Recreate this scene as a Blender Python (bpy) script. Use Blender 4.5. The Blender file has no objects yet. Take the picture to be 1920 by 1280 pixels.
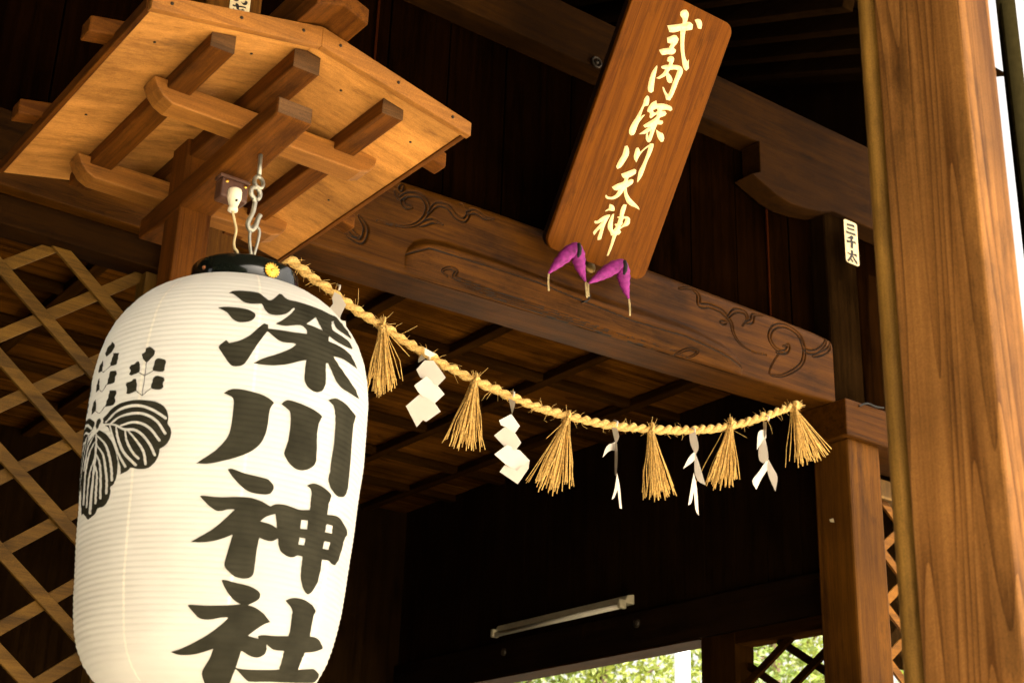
import bpy, bmesh, math, random
import numpy as np
from mathutils import Vector, Matrix
from mathutils.geometry import delaunay_2d_cdt

random.seed(7)
rng = np.random.default_rng(7)
C = bpy.context.scene.collection
SC = bpy.context.scene
rad = math.radians

# ------------------------------------------------------------------ camera
F_PX, PITCH, ROLL, YAW = 2753.76, 0.38651945, 0.03367033, 0.62786344
CAM = np.array([0.0, 0.0, 1.6])

def cam_rows():
    cp, sp = math.cos(PITCH), math.sin(PITCH)
    f = np.array([math.sin(YAW) * cp, math.cos(YAW) * cp, sp])
    r = np.array([math.cos(YAW), -math.sin(YAW), 0.0])
    u = np.cross(r, f)
    c, s = math.cos(ROLL), math.sin(ROLL)
    return np.stack([c * r + s * u, -s * r + c * u, f])

ROWS = cam_rows()
cam_data = bpy.data.cameras.new('camera')
cam = bpy.data.objects.new('camera', cam_data)
C.objects.link(cam)
M4 = Matrix.Identity(4)
for i in range(3):
    M4[i][0], M4[i][1], M4[i][2] = ROWS[0][i], ROWS[1][i], -ROWS[2][i]
    M4[i][3] = CAM[i]
cam.matrix_world = M4
cam_data.sensor_width = 36.0
cam_data.lens = F_PX / 1920.0 * 36.0
cam_data.clip_start = 0.05
cam_data.clip_end = 2000.0
cam_data.dof.use_dof = True
cam_data.dof.focus_distance = 4.4
cam_data.dof.aperture_fstop = 6.5
SC.camera = cam

# ------------------------------------------------------------------ light
SUN_EL, SUN_AZ = 52.0, 172.0      # azimuth of the sun, clockwise from +Y
world = bpy.data.worlds.new('World')
SC.world = world
world.use_nodes = True
wn = world.node_tree
bg = wn.nodes['Background']
sky = wn.nodes.new('ShaderNodeTexSky')
sky.sky_type = 'NISHITA'
sky.sun_disc = False
sky.sun_elevation = rad(SUN_EL)
sky.sun_rotation = rad(SUN_AZ)
sky.dust_density = 8.0; sky.ozone_density = 0.2
hs = wn.nodes.new('ShaderNodeHueSaturation')      # thin white haze in the sky
hs.inputs['Saturation'].default_value = 0.35
wn.links.new(sky.outputs['Color'], hs.inputs['Color'])
wt = wn.nodes.new('ShaderNodeMix'); wt.data_type = 'RGBA'; wt.blend_type = 'MULTIPLY'; wt.inputs['Factor'].default_value = 1.0
wt.inputs['B'].default_value = (1.0, 0.90, 0.76, 1.0)                # warm late-day haze
wn.links.new(hs.outputs['Color'], wt.inputs['A'])
wn.links.new(wt.outputs['Result'], bg.inputs['Color'])
bg.inputs['Strength'].default_value = 0.13
sun_data = bpy.data.lights.new('sun', 'SUN')
sun_data.energy = 5.0
sun_data.angle = rad(0.5)
sun_data.color = (1.0, 0.93, 0.82)
sun = bpy.data.objects.new('sun', sun_data)
C.objects.link(sun)
sd = Vector((math.sin(rad(SUN_AZ)) * math.cos(rad(SUN_EL)), math.cos(rad(SUN_AZ)) * math.cos(rad(SUN_EL)), math.sin(rad(SUN_EL))))
sun.rotation_euler = sd.to_track_quat('Z', 'Y').to_euler()
sun.location = (0, -10, 20)

SC.view_settings.view_transform = 'Standard'
SC.view_settings.look = 'None'
SC.view_settings.gamma = 1.0
SC.view_settings.exposure = 2.2
SC.cycles.max_bounces = 8
SC.cycles.diffuse_bounces = 5
SC.cycles.use_denoising = True
SC.cycles.sample_clamp_indirect = 10.0

# ------------------------------------------------------------------ pixel rays onto real planes
def ray(x, y):
    return ROWS.T @ np.array([(x - 960) / F_PX, -(y - 640) / F_PX, 1.0])
def at_Y(x, y, Y):
    d = ray(x, y); return CAM + d * Y / d[1]
def at_X(x, y, X):
    d = ray(x, y); return CAM + d * X / d[0]
def at_Z(x, y, Z):
    d = ray(x, y); return CAM + d * (Z - CAM[2]) / d[2]
def Zm(s, ox, oy, pts):
    return [(ox + a / s, oy + b / s) for a, b in pts]

# ------------------------------------------------------------------ materials
def new_mat(name):
    m = bpy.data.materials.new(name); m.use_nodes = True
    n = m.node_tree.nodes; l = m.node_tree.links
    return m, n, l, n['Principled BSDF']

def wood(name, dark, light, axis='x', scale=1.0, rough=0.6, bump=0.25, figure=0.09, blotch=0.35, stretch=0.03, spec=0.25, fine=.6):
    m, n, l, b = new_mat(name)
    tc = n.new('ShaderNodeTexCoord'); oi = n.new('ShaderNodeObjectInfo')
    mul = n.new('ShaderNodeVectorMath'); mul.operation = 'SCALE'
    comb = n.new('ShaderNodeCombineXYZ')
    for k in range(3): l.new(oi.outputs['Random'], comb.inputs[k])
    l.new(comb.outputs[0], mul.inputs[0]); mul.inputs['Scale'].default_value = 7.3
    add = n.new('ShaderNodeVectorMath'); add.operation = 'ADD'
    l.new(tc.outputs['Object'], add.inputs[0]); l.new(mul.outputs[0], add.inputs[1])
    mp = n.new('ShaderNodeMapping')
    s = [1.0, 1.0, 1.0]; s['xyz'.index(axis)] = stretch
    mp.inputs['Scale'].default_value = s
    l.new(add.outputs[0], mp.inputs['Vector'])
    n1 = n.new('ShaderNodeTexNoise'); n1.inputs['Scale'].default_value = 34 * scale
    n1.inputs['Detail'].default_value = 6; n1.inputs['Roughness'].default_value = 0.62; n1.inputs['Distortion'].default_value = 0.2
    l.new(mp.outputs[0], n1.inputs['Vector'])
    n2 = n.new('ShaderNodeTexNoise'); n2.inputs['Scale'].default_value = 210 * scale; n2.inputs['Detail'].default_value = 4; n2.inputs['Roughness'].default_value = .7
    l.new(mp.outputs[0], n2.inputs['Vector'])
    mixf = n.new('ShaderNodeMath'); mixf.operation = 'MULTIPLY_ADD'
    l.new(n2.outputs['Fac'], mixf.inputs[0]); mixf.inputs[1].default_value = fine
    l.new(n1.outputs['Fac'], mixf.inputs[2])
    val = mixf.outputs[0]
    mp2 = n.new('ShaderNodeMapping')
    s2 = [1.0, 1.0, 1.0]; s2['xyz'.index(axis)] = stretch * 2.2
    mp2.inputs['Scale'].default_value = s2
    l.new(add.outputs[0], mp2.inputs['Vector'])
    n4 = n.new('ShaderNodeTexNoise'); n4.inputs['Scale'].default_value = 7.0 * scale; n4.inputs['Detail'].default_value = 1.0; n4.inputs['Distortion'].default_value = .2
    l.new(mp2.outputs[0], n4.inputs['Vector'])
    rg = n.new('ShaderNodeMath'); rg.operation = 'MULTIPLY'; rg.inputs[1].default_value = 23.0
    l.new(n4.outputs['Fac'], rg.inputs[0])
    fr = n.new('ShaderNodeMath'); fr.operation = 'FRACT'; l.new(rg.outputs[0], fr.inputs[0])
    pw = n.new('ShaderNodeMath'); pw.operation = 'POWER'; pw.inputs[1].default_value = 2.5
    l.new(fr.outputs[0], pw.inputs[0])
    sb = n.new('ShaderNodeMath'); sb.operation = 'MULTIPLY_ADD'; sb.inputs[1].default_value = -figure
    l.new(pw.outputs[0], sb.inputs[0]); l.new(val, sb.inputs[2]); val = sb.outputs[0]
    rp = n.new('ShaderNodeValToRGB')
    rp.color_ramp.elements[0].position = 0.45; rp.color_ramp.elements[0].color = (*dark, 1)
    rp.color_ramp.elements[1].position = 0.92; rp.color_ramp.elements[1].color = (*light, 1)
    l.new(val, rp.inputs['Fac'])
    n3 = n.new('ShaderNodeTexNoise'); n3.inputs['Scale'].default_value = 3.2; n3.inputs['Detail'].default_value = 4
    l.new(add.outputs[0], n3.inputs['Vector'])
    mr = n.new('ShaderNodeMapRange'); mr.inputs['From Min'].default_value = 0.3; mr.inputs['From Max'].default_value = 0.7
    mr.inputs['To Min'].default_value = 1 - blotch; mr.inputs['To Max'].default_value = 1 + blotch * 0.6
    l.new(n3.outputs['Fac'], mr.inputs['Value'])
    mx = n.new('ShaderNodeMix'); mx.data_type = 'RGBA'; mx.blend_type = 'MULTIPLY'; mx.inputs['Factor'].default_value = 1
    l.new(rp.outputs['Color'], mx.inputs['A']); l.new(mr.outputs[0], mx.inputs['B'])
    n5 = n.new('ShaderNodeTexNoise'); n5.inputs['Scale'].default_value = 9.0; n5.inputs['Detail'].default_value = 9; n5.inputs['Roughness'].default_value = .72
    mp5 = n.new('ShaderNodeMapping'); s5 = [1.0, 1.0, 1.0]; s5['xyz'.index(axis)] = .3; mp5.inputs['Scale'].default_value = s5
    l.new(add.outputs[0], mp5.inputs['Vector']); l.new(mp5.outputs[0], n5.inputs['Vector'])
    st = n.new('ShaderNodeMapRange'); st.inputs['From Min'].default_value = .53; st.inputs['From Max'].default_value = .70
    st.inputs['To Min'].default_value = 1.0; st.inputs['To Max'].default_value = .42
    l.new(n5.outputs['Fac'], st.inputs['Value'])
    mx5 = n.new('ShaderNodeMix'); mx5.data_type = 'RGBA'; mx5.blend_type = 'MULTIPLY'; mx5.inputs['Factor'].default_value = 1
    l.new(mx.outputs['Result'], mx5.inputs['A']); l.new(st.outputs[0], mx5.inputs['B'])
    n6 = n.new('ShaderNodeTexNoise'); n6.inputs['Scale'].default_value = 420; n6.inputs['Detail'].default_value = 2; l.new(add.outputs[0], n6.inputs['Vector'])
    gr = n.new('ShaderNodeMapRange'); gr.inputs['From Min'].default_value = .3; gr.inputs['From Max'].default_value = .7; gr.inputs['To Min'].default_value = .78; gr.inputs['To Max'].default_value = 1.2
    l.new(n6.outputs['Fac'], gr.inputs['Value'])
    mx6 = n.new('ShaderNodeMix'); mx6.data_type = 'RGBA'; mx6.blend_type = 'MULTIPLY'; mx6.inputs['Factor'].default_value = 1
    l.new(mx5.outputs['Result'], mx6.inputs['A']); l.new(gr.outputs[0], mx6.inputs['B'])
    l.new(mx6.outputs['Result'], b.inputs['Base Color'])
    b.inputs['Roughness'].default_value = rough
    b.inputs['Specular IOR Level'].default_value = spec
    bp = n.new('ShaderNodeBump'); bp.inputs['Strength'].default_value = bump; bp.inputs['Distance'].default_value = 0.004
    l.new(val, bp.inputs['Height']); l.new(bp.outputs['Normal'], b.inputs['Normal'])
    return m

def plain(name, col, rough=0.5, metal=0.0, noise=0.15, nscale=40, bump=0.0, spec=0.3):
    m, n, l, b = new_mat(name)
    tc = n.new('ShaderNodeTexCoord')
    t = n.new('ShaderNodeTexNoise'); t.inputs['Scale'].default_value = nscale; t.inputs['Detail'].default_value = 4
    l.new(tc.outputs['Object'], t.inputs['Vector'])
    rp = n.new('ShaderNodeValToRGB')
    rp.color_ramp.elements[0].position = 0.3; rp.color_ramp.elements[1].position = 0.7
    rp.color_ramp.elements[0].color = (*[c * (1 - noise) for c in col], 1)
    rp.color_ramp.elements[1].color = (*[min(1, c * (1 + noise)) for c in col], 1)
    l.new(t.outputs['Fac'], rp.inputs['Fac']); l.new(rp.outputs['Color'], b.inputs['Base Color'])
    b.inputs['Roughness'].default_value = rough; b.inputs['Metallic'].default_value = metal
    b.inputs['Specular IOR Level'].default_value = spec
    if bump:
        bp = n.new('ShaderNodeBump'); bp.inputs['Strength'].default_value = bump; bp.inputs['Distance'].default_value = 0.002
        l.new(t.outputs['Fac'], bp.inputs['Height']); l.new(bp.outputs['Normal'], b.inputs['Normal'])
    return m

MATC = {}
WOODS = dict(
    canopy=dict(dark=(.22, .088, .012), light=(.51, .228, .048), rough=.65, bump=.2, blotch=.4, figure=.05),
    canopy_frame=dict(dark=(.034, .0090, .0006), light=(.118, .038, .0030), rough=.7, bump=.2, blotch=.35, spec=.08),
    crossbar=dict(dark=(.12, .042, .0045), light=(.29, .115, .016), rough=.6, bump=.2, blotch=.3),
    end_grain=dict(dark=(.038, .017, .0045), light=(.115, .054, .016), rough=.7, bump=.3, scale=2, blotch=.4),
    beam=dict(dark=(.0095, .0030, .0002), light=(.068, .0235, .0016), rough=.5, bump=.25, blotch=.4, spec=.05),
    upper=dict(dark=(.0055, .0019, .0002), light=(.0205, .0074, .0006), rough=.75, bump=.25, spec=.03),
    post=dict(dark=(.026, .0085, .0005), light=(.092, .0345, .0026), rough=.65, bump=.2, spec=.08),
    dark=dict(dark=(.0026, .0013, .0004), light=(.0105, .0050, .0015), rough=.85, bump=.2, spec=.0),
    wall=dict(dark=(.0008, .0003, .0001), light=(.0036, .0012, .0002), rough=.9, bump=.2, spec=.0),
    ceiling=dict(dark=(.008, .0024, .0002), light=(.075, .027, .0028), rough=.6, bump=.2, scale=.6, blotch=.6, spec=.0, figure=.14, stretch=.02),
    window=dict(dark=(.003, .0012, .0004), light=(.010, .0045, .0012), rough=.7, spec=.04),
    coffer=dict(dark=(.006, .0025, .0006), light=(.024, .0095, .0014), rough=.8, bump=.2, spec=.0),
    lattice=dict(dark=(.040, .0185, .0018), light=(.120, .060, .0075), rough=.6, bump=.2, spec=.15),
    plaque=dict(dark=(.050, .0115, .0002), light=(.140, .042, .0009), rough=.5, bump=.05, stretch=.02, scale=1.5, blotch=.15, spec=.05, figure=.10),
    plaque_edge=dict(dark=(.004, .002, .001), light=(.014, .006, .003), rough=.6, spec=.1),
    pillar=dict(dark=(.11, .042, .008), light=(.31, .138, .034), rough=.6, bump=.3, figure=.36, stretch=.016, scale=1.0, blotch=.35, spec=.15),
    trim=dict(dark=(.10, .052, .008), light=(.24, .125, .024), rough=.6, bump=.1, spec=.1),
)
def W(kind, axis='x'):
    k = (kind, axis)
    if k not in MATC: MATC[k] = wood('%s_wood_%s' % (kind, axis), axis=axis, **WOODS[kind])
    return MATC[k]

paper_m, pn, pl_, pb = new_mat('lantern_paper')
tcp = pn.new('ShaderNodeTexCoord'); tn = pn.new('ShaderNodeTexNoise'); tn.inputs['Scale'].default_value = 9; tn.inputs['Detail'].default_value = 6
pl_.new(tcp.outputs['Object'], tn.inputs['Vector'])
rpp = pn.new('ShaderNodeValToRGB'); rpp.color_ramp.elements[0].color = (.61, .595, .545, 1); rpp.color_ramp.elements[1].color = (.70, .69, .645, 1)
pl_.new(tn.outputs['Fac'], rpp.inputs['Fac']); pl_.new(rpp.outputs['Color'], pb.inputs['Base Color'])
pb.inputs['Roughness'].default_value = .7; pb.inputs['Specular IOR Level'].default_value = .2
ptr = pn.new('ShaderNodeBsdfTranslucent'); pl_.new(rpp.outputs['Color'], ptr.inputs['Color'])
pmx = pn.new('ShaderNodeMixShader'); pmx.inputs['Fac'].default_value = .35
pl_.new(pb.outputs[0], pmx.inputs[1]); pl_.new(ptr.outputs[0], pmx.inputs[2]); pl_.new(pmx.outputs[0], pn['Material Output'].inputs['Surface'])
INK = plain('lantern_ink', (.026, .025, .017), .8, noise=.3, nscale=14, spec=.04)
LACQUER = plain('black_lacquer', (.006, .008, .006), .12, noise=.3, spec=.6)
GOLD = plain('gold_metal', (.85, .55, .10), .28, metal=1.0, nscale=90)
GOLDLEAF = plain('gold_leaf', (.84, .68, .34), .45, metal=.12, noise=.15, nscale=120, bump=.2)
STEEL = plain('galvanised_steel', (.34, .33, .27), .4, metal=.8, nscale=60)
IVORY = plain('ivory_plastic', (.72, .66, .50), .35, nscale=30, noise=.06)
BROWNPL = plain('brown_plastic', (.085, .040, .025), .35, nscale=30)
CORD = plain('cream_cord', (.52, .42, .22), .7, nscale=80)
STRAW = plain('rice_straw', (.56, .365, .115), .65, noise=.4, nscale=160)
STRAW2 = plain('tassel_straw', (.55, .345, .095), .65, noise=.45, nscale=120)
SHIDE = plain('white_paper', (.52, .48, .42), .7, noise=.03, nscale=20)
PURPLE = plain('purple_cloth', (.20, .015, .16), .75, noise=.35, nscale=55, bump=.5)
BLACKCL = plain('black_cord', (.012, .012, .012), .8, nscale=60)
IRON = plain('black_iron', (.015, .013, .012), .5, metal=.6, nscale=60)
STICK = plain('sticker_paper', (.56, .46, .28), .6, noise=.12, nscale=60)
STICKINK = plain('sticker_ink', (.010, .008, .006), .6, nscale=60)
LAMPW = plain('lamp_enamel', (.36, .32, .21), .4, noise=.12, nscale=20)
TUBE = plain('lamp_tube', (.50, .47, .38), .2, noise=.03)

# ------------------------------------------------------------------ mesh helpers
class MB:
    def __init__(self): self.v = []; self.f = []; self.smooth = []
    def add(self, vs, fs, smooth=False):
        o = len(self.v); self.v += [tuple(map(float, p)) for p in vs]
        self.f += [tuple(i + o for i in f) for f in fs]; self.smooth += [smooth] * len(fs)
        return self
    def box(self, x0, x1, y0, y1, z0, z1):
        vs = [(x, y, z) for x in (x0, x1) for y in (y0, y1) for z in (z0, z1)]
        return self.add(vs, [(0, 1, 3, 2), (4, 6, 7, 5), (0, 4, 5, 1), (2, 3, 7, 6), (0, 2, 6, 4), (1, 5, 7, 3)])
    def prism(self, pts, axis, lo, hi):
        """pts: polygon in the two other axes (order xyz without axis), extruded lo..hi"""
        n = len(pts); k = 'xyz'.index(axis)
        def mk(p, t):
            q = list(p); q.insert(k, t); return q
        vs = [mk(p, lo) for p in pts] + [mk(p, hi) for p in pts]
        fs = [tuple(range(n)), tuple(range(2 * n - 1, n - 1, -1))] + [(i, i + n, (i + 1) % n + n, (i + 1) % n) for i in range(n)]
        return self.add(vs, fs)
    def tube(self, path, rads, n=8, cap=True, smooth=True):
        P = [Vector(p) for p in path]; N = len(P)
        if not hasattr(rads, '__len__'): rads = [rads] * N
        rings = []; up = None
        for i in range(N):
            t = (P[min(i + 1, N - 1)] - P[max(i - 1, 0)]).normalized()
            if up is None: up = Vector((0, 0, 1)) if abs(t.z) < .9 else Vector((1, 0, 0))
            a = t.cross(up).normalized(); b = a.cross(t).normalized(); up = b
            rings.append([P[i] + (a * math.cos(2 * math.pi * k / n) + b * math.sin(2 * math.pi * k / n)) * rads[i] for k in range(n)])
        vs = [p for r in rings for p in r]; fs = []
        for i in range(N - 1):
            for k in range(n):
                fs.append((i * n + k, i * n + (k + 1) % n, (i + 1) * n + (k + 1) % n, (i + 1) * n + k))
        if cap:
            fs.append(tuple(range(n - 1, -1, -1))); fs.append(tuple((N - 1) * n + k for k in range(n)))
        return self.add(vs, fs, smooth)
    def lathe(self, prof, cx=0, cy=0, n=48, smooth=True, cap=False):
        vs = []; fs = []
        for r, z in prof:
            for k in range(n):
                a = 2 * math.pi * k / n; vs.append((cx + r * math.cos(a), cy + r * math.sin(a), z))
        for i in range(len(prof) - 1):
            for k in range(n):
                fs.append((i * n + k, i * n + (k + 1) % n, (i + 1) * n + (k + 1) % n, (i + 1) * n + k))
        if cap:
            fs.append(tuple(range(n))); fs.append(tuple((len(prof) - 1) * n + k for k in range(n)))
        return self.add(vs, fs, smooth)
    def build(self, name, mat, parent=None, bevel=0.0, loc=None, seg=2):
        me = bpy.data.meshes.new(name)
        inv = parent_inv(parent) if parent is not None else (Matrix.Translation(-Vector(loc)) if loc is not None else Matrix.Identity(4))
        me.from_pydata([inv @ Vector(p) for p in self.v], [], self.f)
        me.polygons.foreach_set('use_smooth', self.smooth)
        bm = bmesh.new(); bm.from_mesh(me); bmesh.ops.recalc_face_normals(bm, faces=bm.faces); bm.to_mesh(me); bm.free()
        me.materials.append(mat)
        o = bpy.data.objects.new(name, me); C.objects.link(o)
        if parent is not None: o.parent = parent
        elif loc is not None: o.location = loc
        if bevel:
            md = o.modifiers.new('bevel', 'BEVEL'); md.width = bevel; md.segments = seg; md.limit_method = 'ANGLE'; md.angle_limit = rad(40)
        return o

WM = {}
def parent_inv(p):
    m = Matrix.Identity(4)
    while p is not None:
        m = WM.get(p.name, Matrix.Translation(p.location)) @ m if p.type == 'EMPTY' else m
        if p.type != 'EMPTY' and p.parent is None: m = Matrix.Translation(p.location) @ m
        p = p.parent
    return m.inverted()

def tag(o, label, cat, group=None, kind=None):
    o['label'] = label
    if cat: o['category'] = cat
    if group: o['group'] = group
    if kind: o['kind'] = kind
    return o

def thing(name, label, cat, loc, group=None, rot=None):
    o = bpy.data.objects.new(name, None); C.objects.link(o)
    o.empty_display_size = .1
    if rot is None:
        o.location = loc
        WM[o.name] = Matrix.Translation(Vector(loc))
    else:
        m = Matrix.Translation(Vector(loc)) @ rot.to_4x4(); o.matrix_world = m; WM[o.name] = m
    return tag(o, label, cat, group)

def smooth_poly(pts, sub=4, corner=48, closed=True):
    """Catmull-Rom through traced points, sharp turns stay corners"""
    P = [np.array(p, float) for p in pts]; n = len(P); out = []
    cor = []
    for i in range(n):
        a, b, c = P[i - 1], P[i], P[(i + 1) % n]
        u, v = b - a, c - b
        cs = np.dot(u, v) / (np.linalg.norm(u) * np.linalg.norm(v) + 1e-9)
        cor.append(math.degrees(math.acos(max(-1, min(1, cs)))) > corner)
    for i in range(n):
        p1, p2 = P[i], P[(i + 1) % n]
        p0 = p1 - (p2 - p1) if cor[i] else P[i - 1]
        p3 = p2 + (p2 - p1) if cor[(i + 1) % n] else P[(i + 2) % n]
        for k in range(sub):
            t = k / sub
            out.append(.5 * ((2 * p1) + (p2 - p0) * t + (2 * p0 - 5 * p1 + 4 * p2 - p3) * t * t + (3 * p1 - p0 - 3 * p2 + p3) * t ** 3))
    return [tuple(q) for q in out]

def crom(pts, sub=6):
    P = [np.array(p, float) for p in pts]; n = len(P); out = []
    for i in range(n - 1):
        p1, p2 = P[i], P[i + 1]
        p0 = P[i - 1] if i else 2 * p1 - p2
        p3 = P[i + 2] if i + 2 < n else 2 * p2 - p1
        for k in range(sub):
            t = k / sub
            out.append(.5 * ((2 * p1) + (p2 - p0) * t + (2 * p0 - 5 * p1 + 4 * p2 - p3) * t * t + (3 * p1 - p0 - 3 * p2 + p3) * t ** 3))
    out.append(P[-1])
    return [tuple(q) for q in out]

def stroke(pts, w, sub=5, taper=1.0):
    """outline polygon of a brush line"""
    Q = [np.array(q) for q in crom(pts, sub)]; L = []; R = []
    n = len(Q)
    for i in range(n):
        t = Q[min(i + 1, n - 1)] - Q[max(i - 1, 0)]; t = t / (np.linalg.norm(t) + 1e-9)
        nn = np.array([-t[1], t[0]]); ww = w / 2 * (taper + (1 - taper) * min(1, i / (n * .4)))
        L.append(Q[i] + nn * ww); R.append(Q[i] - nn * ww)
    t = Q[-1] - Q[-2]; t /= np.linalg.norm(t); nn = np.array([-t[1], t[0]])
    cap = [Q[-1] + w / 2 * (nn * math.cos(a) + t * math.sin(a)) for a in (math.pi / 4, math.pi / 2, 3 * math.pi / 4)]
    return [tuple(q) for q in L + cap + R[::-1]]

def inside(P, poly):
    x, y = P[:, 0], P[:, 1]; q = np.array(poly); r = np.zeros(len(P), bool)
    x0, y0 = q[:, 0], q[:, 1]; x1, y1 = np.roll(x0, -1), np.roll(y0, -1)
    for a, b, c, d in zip(x0, y0, x1, y1):
        if b != d:
            m = ((b > y) != (d > y)) & (x < (c - a) * (y - b) / (d - b) + a); r ^= m
    return r

def fill2d(blacks, holes=(), grid=None):
    """triangulate union(blacks) minus holes; grid=(du,dv) adds inner lattice points"""
    V = []; E = []
    for poly in list(blacks) + list(holes):
        o = len(V); V += [Vector(p) for p in poly]; E += [(o + i, o + (i + 1) % len(poly)) for i in range(len(poly))]
    if grid:
        A = np.concatenate([np.array(b) for b in blacks]); lo, hi = A.min(0), A.max(0)
        us = np.arange(math.floor(lo[0] / grid[0]), math.ceil(hi[0] / grid[0]) + 1) * grid[0]
        vs = np.arange(math.floor(lo[1] / grid[1]), math.ceil(hi[1] / grid[1]) + 1) * grid[1]
        G = np.stack(np.meshgrid(us, vs), -1).reshape(-1, 2)
        keep = np.zeros(len(G), bool)
        for b in blacks: keep |= inside(G, b)
        for h in holes: keep &= ~inside(G, h)
        V += [Vector(p) for p in G[keep]]
    r = delaunay_2d_cdt(V, E, [], 0, 1e-6)
    VV = np.array([tuple(v) for v in r[0]]); T = [tuple(f) for f in r[2]]
    ctr = np.array([VV[list(f)].mean(0) for f in T])
    keep = np.zeros(len(T), bool)
    for b in blacks: keep |= inside(ctr, b)
    for h in holes: keep &= ~inside(ctr, h)
    return VV, [f for f, k in zip(T, keep) if k]

# ================================================================== SETTING
def struct(name, mb, mat, label=None, loc=(0, 0, 0)):
    o = mb.build(name, mat, loc=loc); o['kind'] = 'structure'
    if label: o['label'] = label
    return o

GROUND = plain('pale_gravel', (.52, .46, .36), .9, noise=.35, nscale=60, bump=.6)
struct('ground', MB().add([(-600, -600, 0), (600, -600, 0), (600, 600, 0), (-600, 600, 0)], [(0, 1, 2, 3)]), GROUND,
       'pale sunlit gravel ground in front of the shrine hall')

# ================================================================== SHRINE HALL
YB = 3.98          # front of carved beam
hall = thing('shrine_hall', 'dark timber shrine hall with carved front beam, lattice panels and coffered ceiling', 'building', (3.2, 4.0, 0))

def part(name, mb, mat, parent=hall, bevel=.004, label=None):
    o = mb.build(name, mat, parent, bevel)
    if label: o['label'] = label
    return o

part('corner_post', MB().box(1.555, 1.755, 3.925, 4.125, 0, 5.3), W('post', 'z'), bevel=.012)
part('corner_post', MB().box(4.62, 4.822, 3.925, 4.125, 0, 3.615), W('post', 'z'), bevel=.012)
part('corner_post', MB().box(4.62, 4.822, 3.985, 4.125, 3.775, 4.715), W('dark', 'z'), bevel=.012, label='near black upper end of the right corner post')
part('tie_beam', MB().box(4.585, 5.7, 3.897, 4.185, 3.612, 3.775), W('beam', 'x'), bevel=.006)

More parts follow.
